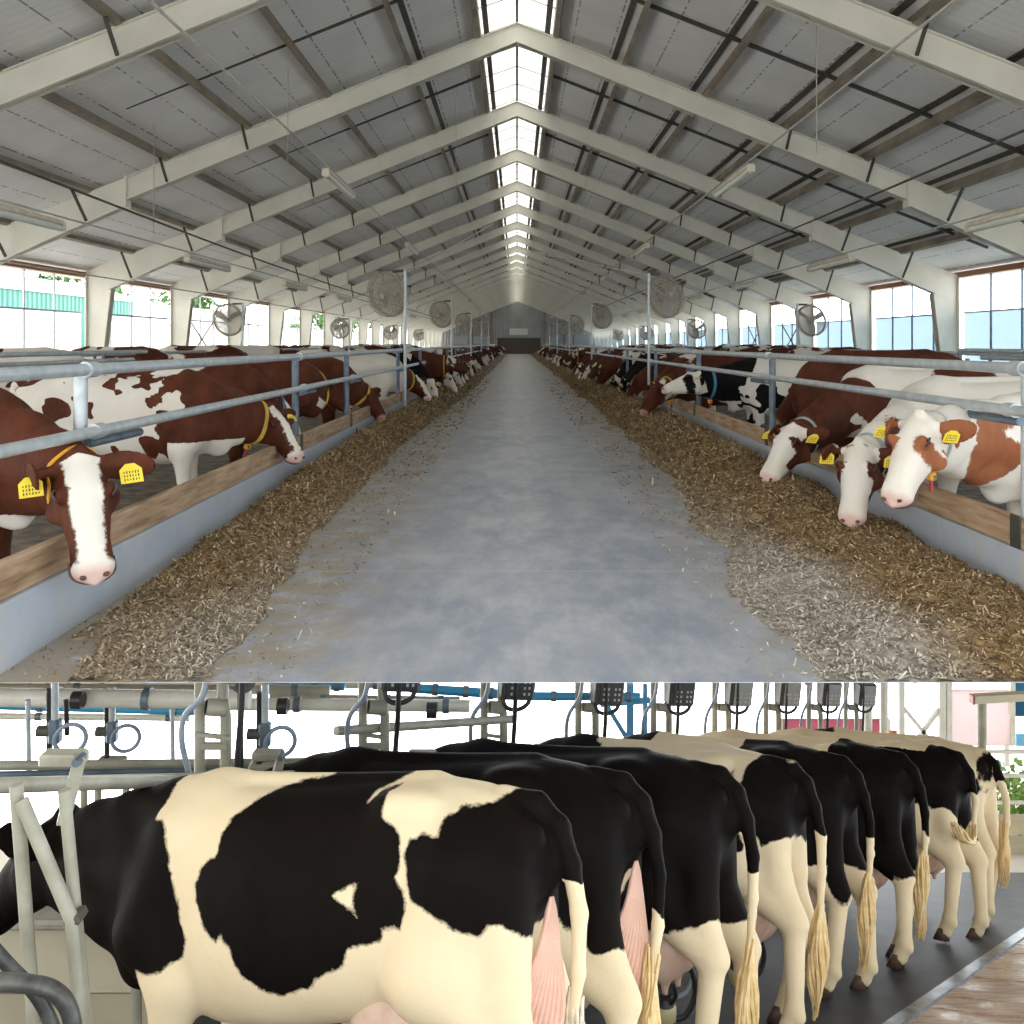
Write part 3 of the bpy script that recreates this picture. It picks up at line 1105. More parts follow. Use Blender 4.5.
def tree(loc, h, r, label, seed, n=1500, leaf=.35):
    rg = np.random.default_rng(seed)
    t = empty('tree', label, 'tree', 'trees beyond the yard', loc=loc)
    mb = MB()
    mb.tube([(0, 0, -.4), (.1, 0, h * .35), (0, .1, h * .6)], [r * .12, r * .09, r * .05], 8)
    for k in range(5):
        a = k * 2.4
        mb.tube([(0, 0, h * .4), (math.cos(a) * r * .5, math.sin(a) * r * .5, h * (.6 + .05 * k))], [r * .05, r * .02], 6)
    mb.build('trunk', M['bark'], t)
    V, F = [], []
    cl = [(rg.normal(0, r * .42), rg.normal(0, r * .42), h * .62 + rg.normal(0, h * .16)) for _ in range(16)]
    for i in range(n):
        c = cl[i % 16]
        d = rg.normal(0, 1, 3); d /= np.linalg.norm(d)
        p = np.array(c) + d * r * .36 * (rg.random() ** .4)
        u = rg.normal(0, 1, 3); u /= np.linalg.norm(u)
        w = np.cross(u, d); w /= max(np.linalg.norm(w), 1e-6)
        s = leaf * (.6 + .7 * rg.random())
        k = len(V)
        V += [p - u * s, p + w * s * .5 + d * s * .15, p + u * s, p - w * s * .5 + d * s * .15]
        F.append((k, k + 1, k + 2, k + 3))
    mesh_obj('foliage', V, F, M['leaf'], t)


tree((-34, 70, -.4), 8, 4.2, 'leafy green tree beyond the yard behind the third left window', 1)
tree((-38, 112, -.4), 9, 4.6, 'leafy green tree further back beyond the left windows', 2)
tree((-24, 124, -.4), 8, 4.2, 'leafy green tree furthest away beyond the left windows', 3)

# ---------------- fluorescent lamps on conduits
def lamp_proto():
    r = empty('fluorescent_lamp', 'x', 'lamp', 'fluorescent lamps under the roof')
    b = MB()
    b.box((0, 0, .05), (.10, 2.5, .07), bev=.015)
    b.build('housing', M['lamp_body'], r)
    MB().tube([(0, -1.2, -.02), (0, 1.2, -.02)], .045, 10).build('diffuser', M['sign'], r)
    for k in (-1, 1):
        MB().box((0, 1.24 * k, .005), (.12, .05, .12), bev=.012).build('end_cap', M['lamp_body'], r)
    return r


proto = None
for (x, z, ys, nm) in ((-3.06, 4.15, [16.6 + 11.26 * i for i in range(8)], 'inner left'), (3.45, 4.0, [15.4 + 11.26 * i for i in range(8)], 'inner right'),
                       (-6.0, 2.96, [11.4 + 7.3 * i for i in range(7)], 'outer left'), (6.05, 2.96, [11.6 + 7.0 * i for i in range(7)], 'outer right')):
    for i, y in enumerate(ys):
        if proto is None:
            o = proto = lamp_proto()
        else:
            o = copy_tree(proto)
        o.location = (x, y, z)
        o['label'] = 'cream fluorescent lamp, %s from the camera in the %s line' % (nth(i), nm)
    cb = MB().tube([(x, Y0, z + .13), (x, YEND - 10, z + .13)], .015, 6).build('lamp_conduit', M['cable'])
    tag(cb, 'thin conduit carrying the %s line of lamps' % nm, 'conduit', 'lamp conduits')
# long slack cables
for i, (pts, lab) in enumerate((
        ([(-5.2, 5, 3.35), (-5.2, 20, 3.1), (-5.2, 40, 3.05), (-5.2, 80, 3.05)], 'thin cable strung along the left roof frames'),
        ([(4.9, 5, 3.5), (4.9, 22, 3.45), (4.9, 60, 3.5)], 'thin cable strung along the right roof frames'),
        ([(-2.2, 18.6, 2.78), (-.6, 24, 4.4)], 'pale stay cable rising from the nearest left fan pole'),
        ([(2.74, 19.5, 2.78), (.4, 26, 3.9)], 'pale stay cable rising from the nearest right fan pole'),
        ([(-8.6, 9, 2.8), (-8.6, 60, 2.78)], 'thin cable above the left windows'))):
    o = MB().tube(bez(pts, 20), .016, 5).build('cable', M['cable'] if i > 1 else M['dark_steel'])
    tag(o, lab, 'cable')
for i, (x, y, z0, z1) in enumerate(((-3.7, 15.5, 4.2, 5.7), (-1.3, 20.5, 4.6, 6.6), (3.9, 12.5, 3.9, 5.6), (-5.9, 15.6, 3.2, 4.8), (2.0, 28, 5.2, 6.3))):
    o = MB().tube([(x, y, z0), (x, y, roof_z(x) - .02)], .008, 4).build('hanging_wire', M['cable'])
    tag(o, 'thin wire hanging from the roof, %s of its kind from the left' % nth([3, 2, 0, 1, 0].index([3, 2, 0, 1, 0][i])) if False else
        ['thin wire hanging from the left roof slope above the second frame', 'thin wire hanging near the ridge on the left', 'thin wire hanging from the right roof slope near the camera',
         'thin wire hanging over the outer left lamps', 'thin wire hanging near the ridge on the right'][i], 'wire')

# ---------------- fans
def fan_proto(R=.44, pole=True, h=2.85, mat='mesh_grey'):
    r = empty('barn_fan', 'x', 'fan')
    if pole:
        MB().tube([(0, 0, 0), (0, 0, h)], .03, 10).build('pole', M['galv'], r)
        MB().quadbox((0, 0, h - .02), (.30, 0, h - .02), .05, .05).build('bracket', M['dark_steel'], r)
    c = Vector((.44, 0, h - .46))
    Rm = Matrix.Rotation(rad(78), 3, 'X')
    dr = MB()
    for k in range(8):
        rr = R * (1 - .115 * k)
        for sgn in (-1, 1):
            dr.torus(c + Rm @ Vector((0, 0, sgn * (.11 + .015 * k))), rr, .0065, Rm, 36, 4)
    for k in range(40):
        a = 2 * PI * k / 40
        for sgn in (-1, 1):
            dr.tube([c + Rm @ Vector((math.cos(a) * R * .15, math.sin(a) * R * .15, sgn * .18)), c + Rm @ Vector((math.cos(a) * R, math.sin(a) * R, sgn * .11))], .005, 3)
        dr.tube([c + Rm @ Vector((math.cos(a) * R, math.sin(a) * R, -.11)), c + Rm @ Vector((math.cos(a) * R, math.sin(a) * R, .11))], .005, 4)
    dr.build('guard', M[mat], r)
    MB().torus(c, R * .98, .03, Rm, 40, 6).build('ring', M[mat], r)
    for k in range(3):
        a = 2 * PI * k / 3 + .5
        d, t = Vector((math.cos(a), math.sin(a), 0)), Vector((-math.sin(a), math.cos(a), .55)).normalized()
        b = MB()
        P = [c + Rm @ (d * R * q + t * w * R) for q, w in ((.12, -.09), (.5, -.2), (.92, -.16), (.92, .16), (.5, .2), (.12, .09))]
        b.prism(P, (0, 0, 0), Rm @ Vector((0, 0, .012)))
        b.build('blade', M['fan_grey'], r)
    MB().tube([c + Rm @ Vector((0, 0, -.16)), c + Rm @ Vector((0, 0, .10))], .065, 12).build('motor', M['fan_grey'], r)
    return r


fp = None
for (xs, ys, side, flip) in ((-2.23, [18.6, 31.9, 45.2, 58.5, 72], 'left', 1), (2.74, [19.5, 34.4, 49, 64, 79], 'right', 0)):
    for i, y in enumerate(ys):
        if fp is None:
            o = fp = fan_proto()
        else:
            o = copy_tree(fp)
        o.location = (xs - .06 * (1 if xs > 0 else -1), y, -.0)
        o.rotation_euler = (0, 0, PI - rad(34) if flip else rad(34))
        o['group'] = 'fans on poles along the feed rails'
        o['label'] = 'round caged fan on a pole at the %s feed rail, %s from the camera' % (side, nth(i))
for (x, ys, side) in ((-7.0, [24.5, 40, 56, 72], 'left'), (7.3, [25, 41, 57, 73], 'right')):
    for i, y in enumerate(ys):
        o = copy_tree(fp)
        o.location = (x, y, STALL_Z)
        o.rotation_euler = (0, 0, rad(14) if side == 'right' else PI - rad(14))
        o.scale = (.93, .93, .93)
        o['group'] = 'fans on poles near the windows'
        o['label'] = 'round caged fan in front of the %s windows, %s from the camera' % (side, nth(i))

# ---------------- feed barriers
def wood_material():
    m, nt, p, out = new_mat('worn_timber')
    N = NT(nt)
    v = N.coord('Object', scale=(9, .8, 9))
    g = N.noise(v, 2.5, 6, .6)
    c = N.ramp(g, [(.3, (.20, .115, .06)), (.5, (.42, .28, .17)), (.7, (.56, .41, .28))])
    k = N.n('ShaderNodeTexVoronoi'); k.inputs['Scale'].default_value = 1.6
    N.l(N.coord('Object', scale=(3, 1, 3)), k.inputs['Vector'])
    kn = N.ramp(k.outputs['Distance'], [(.05, 1.0), (.10, 0.0)])
    c = N.mix(kn, c, (.12, .06, .03))
    N.l(c, p.inputs['Base Color']); p.inputs['Roughness'].default_value = .7
    N.l(N.bump(g, .3, .01), p.inputs['Normal'])
    return m


M['worn_wood'] = wood_material()


def kerb_material():
    m, nt, p, out = new_mat('kerb_panels')
    N = NT(nt)
    v = N.coord('Object')
    sx = N.n('ShaderNodeSeparateXYZ'); N.l(v, sx.inputs[0])
    c = N.ramp(N.noise(v, 3, 6, .65), [(.3, (.42, .48, .56)), (.7, (.52, .56, .62))])
    q = N.math('FRACT', N.math('MULTIPLY', sx.outputs[1], 1 / .52))
    c = N.mix(N.math('MULTIPLY', N.ramp(q, [(0, 1.0), (.012, 1.0), (.022, 0.0)]), .9), c, (.60, .53, .44))
    sp = N.ramp(N.noise(v, 14, 5, .7), [(.66, 0.0), (.74, 1.0)])
    c = N.mix(N.math('MULTIPLY', sp, .5), c, (.30, .22, .12))
    N.l(c, p.inputs['Base Color']); p.inputs['Roughness'].default_value = .35
    return m


M['kerb'] = kerb_material()
for s, nm in ((-1, 'left'), (1, 'right')):
    kx = KX[s]
    zk = .30
    b = MB().box((kx + .06 * s, (Y0 + YEND - 2) / 2 + .01, zk / 2 - .004), (.12, YEND - 2 - Y0, zk + .008))
    tag(b.build('feed_kerb', M['kerb']), 'pale grey panelled kerb along the %s feed row' % nm, 'kerb')
    yy = Y0 + .02
    i = 0
    while yy < YEND - 4:
        L = 4.1 if yy < 60 else 8.2
        pl = MB().box((kx + .045 * s, yy + L / 2 - .006, zk + .085), (.055, L - .012, .165), bev=.006).build('timber_plank', M['worn_wood'])
        tag(pl, 'worn timber plank bolted along the %s kerb, %s from the camera' % (nm, nth(i)), 'plank', 'planks on the feed kerbs')
        yy += L; i += 1
    # two tube rails and posts
    r = empty('feed_rail', 'galvanised two tube neck rail with posts along the %s feed row' % nm, 'railing')
    zu, zl = 1.29, (.965 if s < 0 else 1.06)
    ux = kx + .03 * s
    lx = kx - .02 * s
    post_y = [5.08, 10.0, 13.0, 18.6, 22.9, 27.2, 31.9, 36, 40, 45, 50, 55, 60, 66, 72, 78] if s < 0 else [5.3, 10.6, 14.9, 19.5, 24.5, 29.5, 34.4, 39.5, 44.5, 49, 54, 59, 64, 70, 76]
    MB().tube([(ux, Y0, zu), (ux, 100, zu)], .033, 14).build('upper_rail', M['galv'], r)
    MB().tube([(lx, Y0, zl), (lx, 100, zl)], .030, 14).build('lower_rail', M['galv'], r)
    for k, y in enumerate(post_y):
        p = MB().tube([(ux + .05 * s, y, STALL_Z), (ux + .05 * s, y, zu - .005)], .036, 12).build('post', M['galv_dark'] if k else M['galv'], r)
        if k < 9:
            q = MB().tube([(ux, y - .06, zu), (ux, y + .06, zu)], .043, 12)
            q.build('clamp', M['galv'], p)
            q = MB().tube([(lx + .01 * s, y - .05, zl), (lx + .01 * s, y + .05, zl)], .041, 12).build('clamp', M['galv'], p)
            st = MB().tube([(lx + .03 * s, y - .06, zl - .06), (lx + .03 * s, y + .62, zl - .062)], .024, 12)
            st.build('stub_tube', M['galv_dark'], p)
            MB().box((kx + .012 * s, y, .38), (.012, .10, .20)).build('plank_bracket', M['dark_steel'], p)

# stall divider pipes further back
for i, (x, ya, yb, z, lab) in enumerate((
        (-5.6, 6, 14.5, 1.30, 'upper cubicle pipe behind the nearest left cows'), (-5.6, 6, 14.0, 1.19, 'lower cubicle pipe behind the nearest left cows'),
        (-6.6, 14, 60, 1.25, 'long cubicle pipe in the left rear stalls'), (6.0, 6, 13.0, 1.33, 'upper cubicle pipe behind the nearest right cows'),
        (6.1, 6, 12.6, 1.24, 'lower cubicle pipe behind the nearest right cows'), (6.9, 13, 60, 1.27, 'long cubicle pipe in the right rear stalls'))):
    r = empty('cubicle_rail', lab, 'railing')
    MB().tube([(x, ya, z), (x, yb, z)], .03, 10).build('rail', M['galv'], r)
    for k in range(int((yb - ya) / 6) + 1):
        MB().tube([(x, ya + 1 + k * 6, STALL_Z), (x, ya + 1 + k * 6, z - .02)], .028, 8).build('post', M['galv_dark'], r)

# ---------------- silage
def silage_material(name, cols, pale=.0):
    m, nt, p, out = new_mat(name)
    N = NT(nt)
    v = N.coord('Object')
    a = N.n('ShaderNodeAttribute', attribute_name='shade').outputs['Fac']
    dry = N.n('ShaderNodeAttribute', attribute_name='dry').outputs['Fac']
    c = N.ramp(a, [(0, cols[0]), (.30, cols[1]), (.65, cols[2]), (1, cols[3])])
    c2 = N.ramp(a, [(0, (.17, .14, .11)), (.4, (.38, .34, .29)), (1, (.72, .67, .58))])
    N.l(N.mix(dry, c, c2), p.inputs['Base Color'])
    p.inputs['Roughness'].default_value = .85
    p.inputs['Specular IOR Level'].default_value = .2
    return m


M['silage'] = silage_material('silage', [(.085, .052, .025), (.20, .128, .060), (.37, .25, .125), (.62, .50, .31)])


def vnoise(x, y, s, seed):
    """cheap value noise on arrays"""
    r = np.random.default_rng(seed).random((64, 64))
    X, Y = x * s, y * s
    i, j = np.floor(X).astype(int), np.floor(Y).astype(int)
    f, g = X - i, Y - j
    f = f * f * (3 - 2 * f); g = g * g * (3 - 2 * g)
    q = lambda a, b: r[a % 64, b % 64]
    return (q(i, j) * (1 - f) + q(i + 1, j) * f) * (1 - g) + (q(i, j + 1) * (1 - f) + q(i + 1, j + 1) * f) * g


def fbm(x, y, s, seed, o=4):
    t, a, n = 0, .5, 0
    for k in range(o):
        t = t + a * vnoise(x, y, s * 2 ** k, seed + k); n += a; a *= .5
    return t / n


def heap_h(side, w, y):
    """height of the heap at distance w from the kerb face"""
    if side < 0:
        wid = np.interp(y, [4, 5, 7, 9, 14, 25, 60, 130], [.92, .92, .75, .70, .62, .80, .95, 1.0])
        crest = np.interp(y, [4, 5, 6, 8, 10, 14, 130], [.05, .07, .10, .16, .21, .23, .23])
        back = np.interp(y, [4, 5.5, 7, 9, 130], [-.06, -.02, .03, .08, .12])
    else:
        wid = np.interp(y, [4, 5, 7, 10, 16, 30, 60, 130], [1.42, 1.38, 1.25, 1.12, 1.02, 1.0, 1.05, 1.1])
        crest = np.interp(y, [4, 5, 6, 8, 10, 14, 130], [.10, .14, .18, .22, .26, .28, .26])
        back = np.interp(y, [4, 5, 6, 9, 130], [.09, .09, .08, .11, .13])
    wid = wid * (.86 + .34 * fbm(y, y * 0 + side, .9, 5)) 
    u = np.clip(w / wid, 0, 1.3)
    pk = .38
    prof = np.where(u < pk, back + (crest - back) * np.sin(np.clip(u / pk, 0, 1) * PI / 2), crest * np.cos(np.clip((u - pk) / (1 - pk), 0, 1.4) * PI / 2))
    n = (fbm(w, y, 2.2, 21 + side) - .5) * .16 + (fbm(w, y, 9, 31) - .5) * .06
    h = prof + n * np.clip(crest * 4, .25, 1) * np.clip((1.25 - u) * 2, 0, 1)
    if side < 0:
        bare = np.clip((.47 - fbm(w, y, 1.7, 77)) * 7, 0, 1) * np.clip((8.2 - y) / 2, 0, 1) * np.clip((.62 - w) * 5, 0, 1)
        h = h - bare * .22
    e = np.clip((y - Y0) / .45, 0, 1)
    h = np.where(h > 0, h * (e * e * (3 - 2 * e)), h) + np.where(h > 0, .004, 0)
    return np.where(u > 1.02, np.minimum(h, h - (u - 1.02) * .3), h)


def heap(side, label):
    kx = KX[side]
    rg = np.random.default_rng(40 + side)
    V, F, sh, dr = [], [], [], []
    ys = [Y0 + .004]
    while ys[-1] < YEND - 6:
        ys.append(ys[-1] + max(.022, (ys[-1] - 3.2) * .012))
    ys = np.array(ys)
    nw = 62
    wmax = 1.75
    ws = np.linspace(0.0, wmax, nw)
    W, Yg = np.meshgrid(ws, ys, indexing='ij')
    Hh = heap_h(side, W, Yg)
    jit = rg.normal(0, 1, Hh.shape)
    Hh = Hh + jit * np.where(Hh > .0, .012, 0) * np.clip((Yg - 2) / 6, .5, 1.2)
    X = kx - side * W
    ny = len(ys)
    V = np.stack([X, Yg, np.maximum(Hh, -.03)], -1).reshape(-1, 3)
    ii, jj = np.meshgrid(np.arange(nw - 1), np.arange(ny - 1), indexing='ij')
    a = (ii * ny + jj); b = ((ii + 1) * ny + jj); c = b + 1; d = a + 1
    keep = (np.maximum.reduce([Hh[:-1, :-1], Hh[1:, :-1], Hh[1:, 1:], Hh[:-1, 1:]]) > -.012)
    Q = np.stack([a, b, c, d] if side < 0 else [a, d, c, b], -1)[keep]
    def dryness(w, y):
        if side > 0:
            return np.clip((w - .62 - (y - 4) * .10) * 2.6, 0, 1) * np.clip((7.4 - y) * .7, 0, 1) + np.clip((w - .9) * 1.2, 0, .5)
        return np.clip((5.6 - y) * .35, 0, .35) + np.clip((w - .5) * 1.2, 0, .35)
    shv = np.clip(rg.random(len(V)) * .55 + .05, 0, 1)
    dv = np.clip(dryness(W, Yg), 0, 1).reshape(-1)
    # flakes of straw and chopped stems
    n = 90000
    u = rg.random(n)
    y = Y0 + .02 + (np.exp(u * math.log(1 + 34 / 2.6)) - 1) * 2.6
    w = rg.random(n) * (1.75 if side > 0 else 1.25)
    h = heap_h(side, w, y)
    stray = rg.random(n) < .035
    ok = (h > .0) | stray
    y, w, h = y[ok], w[ok], np.maximum(h[ok], 0)
    n = len(y)
    L = (.006 + .017 * rg.random(n) ** 2) * np.clip(y / 6.0, .9, 3)
    L = np.where(rg.random(n) < .04, L * 1.9, L)
    wd = (.0022 + .003 * rg.random(n)) * np.clip(y / 6.0, .9, 3)
    an = rg.random(n) * 2 * PI; el = rg.normal(.1, .42, n)
    d = np.stack([np.cos(an) * np.cos(el), np.sin(an) * np.cos(el), np.sin(el)], -1)
    t = np.stack([-np.sin(an), np.cos(an), rg.normal(0, .5, n)], -1); t /= np.linalg.norm(t, axis=1, keepdims=True)
    p = np.stack([kx - side * w, y, h + .005 + np.abs(d[:, 2]) * L * .4], -1)
    a_ = p - d * L[:, None] - t * wd[:, None]; b_ = p + d * L[:, None] - t * wd[:, None]
    c_ = p + d * L[:, None] + t * wd[:, None]; d_ = p - d * L[:, None] + t * wd[:, None]
    FV = np.stack([a_, b_, c_, d_], 1).reshape(-1, 3)
    FV[:, 1] = np.maximum(FV[:, 1], Y0 + .002)
    fs = np.clip(.22 + .75 * rg.random(n) ** 1.6, 0, 1)
    fd = np.clip(dryness(w, y) + rg.normal(0, .12, n), 0, 1)
    off = len(V)
    FQ = (np.arange(n * 4).reshape(-1, 4) + off)
    V = np.concatenate([V, FV]); Q = np.concatenate([Q, FQ])
    shv = np.concatenate([shv, np.repeat(fs, 4)]); dv = np.concatenate([dv, np.repeat(fd, 4)])
    me = bpy.data.meshes.new('silage')
    me.vertices.add(len(V)); me.vertices.foreach_set('co', V.astype(np.float32).ravel())
    me.loops.add(len(Q) * 4); me.loops.foreach_set('vertex_index', Q.astype(np.int32).ravel())
    me.polygons.add(len(Q)); me.polygons.foreach_set('loop_start', np.arange(0, len(Q) * 4, 4, dtype=np.int32))
    me.update(calc_edges=True)
    for nm, arr in (('shade', shv), ('dry', dv)):
        at = me.attributes.new(nm, 'FLOAT', 'POINT'); at.data.foreach_set('value', arr.astype(np.float32))
    me.materials.append(M['silage'])
    o = bpy.data.objects.new('silage', me); COL.objects.link(o)
    tag(o, label, 'silage', kind='stuff')


heap(-1, 'brown chopped silage heaped along the left feed kerb')
heap(1, 'brown chopped silage with a pale dry front, heaped along the right feed kerb')

# ---------------- cows of the barn
BROWN, BROWN2 = (.052, .015, .008), (.125, .036, .017)
RED = (.26, .085, .035)
WHITE = (.80, .77, .73)
M['c_brown'] = coat('coat_brown', BROWN, WHITE, dark2=BROWN2, ragged=.17, spec=.14)
M['c_smooth'] = coat('coat_brown_even', BROWN, WHITE, dark2=BROWN2, ragged=.07, spec=.14)
M['c_red'] = coat('coat_ginger', RED, WHITE, dark2=(.34, .13, .06), spec=.14)
M['c_black'] = coat('coat_black', (.006, .006, .007), WHITE, dark2=(.010, .009, .009), ragged=.2, spec=.08)
M['g_brown'] = coat('coat_brown_mottled', BROWN, WHITE, amp=1.1, scale=1.5, bias=-.03, dark2=BROWN2, ragged=.3, spec=.14)
M['g_black'] = coat('coat_black_mottled', (.007, .006, .006), WHITE, amp=1.1, scale=1.7, bias=-.03, ragged=.3, spec=.08)
M['g_darkbrown'] = coat('coat_dark_brown', (.06, .02, .014), WHITE, amp=1.0, scale=1.3, bias=.14)


def n3(x, y, z, s, seed):
    return (fbm(x + z * .37, y * 1.3 + z, s, seed, 3) + fbm(x - y * .6, z + y * .5, s, seed + 9, 3)) / 2 - .5


def blobs(x, y, z, L):
    """L: (x, z, rx, rz[, side]) round patches on the flanks"""
    d = np.full(len(x), -9.0)
    for b in L:
        q = (1 - np.sqrt(((x - b[0]) / b[2]) ** 2 + ((z - b[1]) / b[3]) ** 2)) * min(b[2], b[3])
        if len(b) > 4: q = np.where(y * b[4] > -.02, q, -9)
        d = np.maximum(d, q)
    return d


def place(o, org, ang, s=1.0):
    o.location = (org[0], org[1], STALL_Z if len(org) < 3 else org[2])
    o.rotation_euler = (0, 0, ang)
    o.scale = (s, s, s)


def to_local(org, ang, s, p):
    c = Vector((p[0] - org[0], p[1] - org[1], p[2] - STALL_Z)) / s
    return np.array(Matrix.Rotation(-ang, 3, 'Z') @ c)


def hero(mat, org, ang, s, poll, muz, roll=0, res=.016, **kw):
    p = to_local(org, ang, s, poll); m = to_local(org, ang, s, muz)
    a = m - p; a /= np.linalg.norm(a)
    up = np.array([0, 0, 1.0])
    n = up - a * (up @ a)
    if np.linalg.norm(n) < .25: n = np.array([1.0, 0, .1]); n -= a * (n @ a)
    o, I = build_cow('cow', M[mat], p, a, n, res=res, feet=False, roll=roll, **kw)
    place(o, org, ang, s)
    add_eyes(o, I)
    add_muzzle(o, I)
    return o, I


# left row, from the camera
o, I = hero('c_smooth', (-4.25, 5.60), rad(-15), 1.0, (-2.15, 4.72, .86), (-1.975, 4.48, .40), res=.011, roll=rad(-9),
            patch=lambda x, y, z: .25 + n3(x, y, z, 2, 3) - np.where((x > 1.45) & (z < .72), .5, 0), face='blaze', face_w=.078)
add_tag(o, I, 1, 1.15); add_tag(o, I, -1, 1.15); add_collar(o, I, .93, 'tag_orange', .02, number=False)
tag(o, 'brown cow with a white blaze facing the camera at the lower left', 'cow', 'cows at the left feed rail')
o, I = hero('c_brown', (-4.25, 8.45), rad(9), .98, (-2.34, 9.12, .80), (-1.97, 8.88, .36), res=.015,
            tail=[(-.06, 0, 1.33, .045), (-.15, 0, 1.28, .04), (-.2, .0, 1.1, .03), (-.2, 0, .7, .02)],
            patch=lambda x, y, z: np.where(x > 1.30 + 1.5 * n3(x, y, z, 4, 77), .30 + (z - .92) * .5, 2.6 * n3(x, y, z, 4.2, 17) - .06 + .25 * np.clip(x - .7, 0, .5) - np.maximum(0, .75 - z)) - np.where((z < .78) & (x > 1.2), .6, 0), face='blaze', face_w=.05)
add_tag(o, I, -1, 1.0, True); add_tag(o, I, 1, 1.0); add_collar(o, I, .76, 'strap', .04, counter=True)
tag(o, 'white cow with ragged brown patches and brown head, level over the left plank, yellow collar', 'cow', 'cows at the left feed rail')
o, I = hero('c_brown', (-4.45, 10.6), rad(6), 1.0, (-2.75, 11.2, .74), (-2.45, 11.0, .30), res=.018, patch=lambda x, y, z: np.where(x > 1.0, .3, 1.6 * n3(x, y, z, 2.2, 29) - .05), face='blaze')
add_collar(o, I, .6, 'strap_blue', .04); add_tag(o, I, -1)
tag(o, 'dark brown fronted cow half hidden behind the post, head behind the plank', 'cow', 'cows at the left feed rail')
o, I = hero('c_brown', (-4.35, 12.6), rad(4), 1.03, (-2.68, 13.0, .98), (-2.30, 13.1, .62), res=.018, patch=lambda x, y, z: .3 + n3(x, y, z, 1.2, 31), face='dark')
add_collar(o, I, .7, 'strap', .035); add_tag(o, I, -1)
tag(o, 'plain brown cow with raised head and yellow collar behind the left rail', 'cow', 'cows at the left feed rail')
o, I = hero('c_brown', (-4.2, 14.7), rad(0), 1.0, (-2.34, 14.9, .74), (-2.00, 14.65, .30), res=.018, patch=lambda x, y, z: .12 + 1.2 * n3(x, y, z, 2.0, 37), face='dark')
add_collar(o, I, .8, 'strap', .04, counter=True); add_tag(o, I, -1)
tag(o, 'dark brown cow eating with a brown face low in the left silage, yellow collar', 'cow', 'cows at the left feed rail')
o, I = hero('c_brown', (-4.0, 19.3), rad(2), 1.0, (-2.10, 19.9, .72), (-1.74, 19.6, .30), res=.018, patch=lambda x, y, z: np.where(x > 1.75, .2, -.15 + 1.0 * n3(x, y, z, 2.0, 41)), face='blaze', face_w=.07)
add_collar(o, I, .6, 'strap', .04); add_tag(o, I, -1)
tag(o, 'white bodied cow with brown and white face eating beside the nearest left fan pole', 'cow', 'cows at the left feed rail')

# right row, from the camera
o, I = hero('c_red', (4.62, 6.5), rad(188), .93, (2.37, 5.66, .985), (2.10, 5.42, .56), res=.013, roll=rad(0),
            patch=lambda x, y, z: np.maximum(blobs(x, y, z, [(1.93, 1.0, .17, .24), (1.77, .97, .17, .15), (1.85, 1.25, .2, .08)]), blobs(x, y, z, [(.6, 1.2, .3, .2)]) - .3), face='pale')
add_tag(o, I, 1, 1.0); add_tag(o, I, -1, 1.0); add_collar(o, I, .9, 'strap_grey', .018, counter=True)
tag(o, 'white faced cow with ginger patches looking at the camera at the right edge', 'cow', 'cows at the right feed rail')
o, I = hero('c_brown', (4.55, 7.7), rad(186), .96, (2.40, 6.72, .71), (2.22, 6.42, .25), res=.014,
            patch=lambda x, y, z: np.maximum(blobs(x, y, z, [(1.95, .85, .16, .28)]), blobs(x, y, z, [(1.55, 1.05, .07, .12)])), face='white')
add_tag(o, I, -1, 1.1); add_tag(o, I, 1, 1.1); add_collar(o, I, .86, 'strap_grey', .035, number=False)
tag(o, 'white cow with white face and brown ears eating, head low beside the ginger patched cow', 'cow', 'cows at the right feed rail')
o, I = hero('c_brown', (4.75, 9.35), rad(182), 1.0, (2.44, 8.46, .70), (2.08, 8.16, .27), res=.014,
            patch=lambda x, y, z: np.where(x > 1.42 + 1.2 * n3(x, y, z, 4, 78), .3 - np.maximum(0, .75 - z) * 2, -.2 + blobs(x, y, z, [(1.3, 1.0, .35, .2), (.5, 1.3, .5, .15)]) * 2 + .1), face='white')
add_tag(o, I, 1, 1.1); add_tag(o, I, -1, 1.1); add_collar(o, I, .86, 'strap_grey', .035, tagmat='tag_orange')
tag(o, 'brown necked cow with a white face eating from the right heap, grey collar', 'cow', 'cows at the right feed rail')
o, I = hero('c_brown', (5.0, 10.9), rad(185), 1.09, (3.4, 11.2, 1.0), (3.0, 11.2, .6), res=.02, patch=lambda x, y, z: .3 + 0 * x, face='dark')
tag(o, 'tall plain brown cow standing behind the brown necked cow at the right', 'cow', 'cows at the right feed rail')
o, I = hero('c_black', (4.85, 14.3), rad(181), 1.0, (2.66, 14.0, .99), (2.10, 13.95, .80), res=.016,
            patch=lambda x, y, z: np.where(x > 1.35 + 1.6 * n3(x, y, z, 4, 79), .25 - np.maximum(0, .86 - z) * 3, 2.6 * n3(x, y, z, 3.6, 51) - .06), face='pale')
add_tag(o, I, 1, 1.1); add_collar(o, I, .72, 'strap_blue', .045, counter=True)
tag(o, 'black and white cow with a white face held level over the right plank, blue collar', 'cow', 'cows at the right feed rail')
o, I = hero('c_brown', (4.5, 16.4), rad(178), 1.0, (2.32, 15.9, .74), (2.00, 15.6, .31), res=.018, patch=lambda x, y, z: .12 + 1.2 * n3(x, y, z, 2.0, 61), face='dark')
add_tag(o, I, 1, 1.1); add_collar(o, I, .72, 'strap', .04, counter=True)
tag(o, 'dark brown faced cow eating just beyond the black and white cow', 'cow', 'cows at the right feed rail')

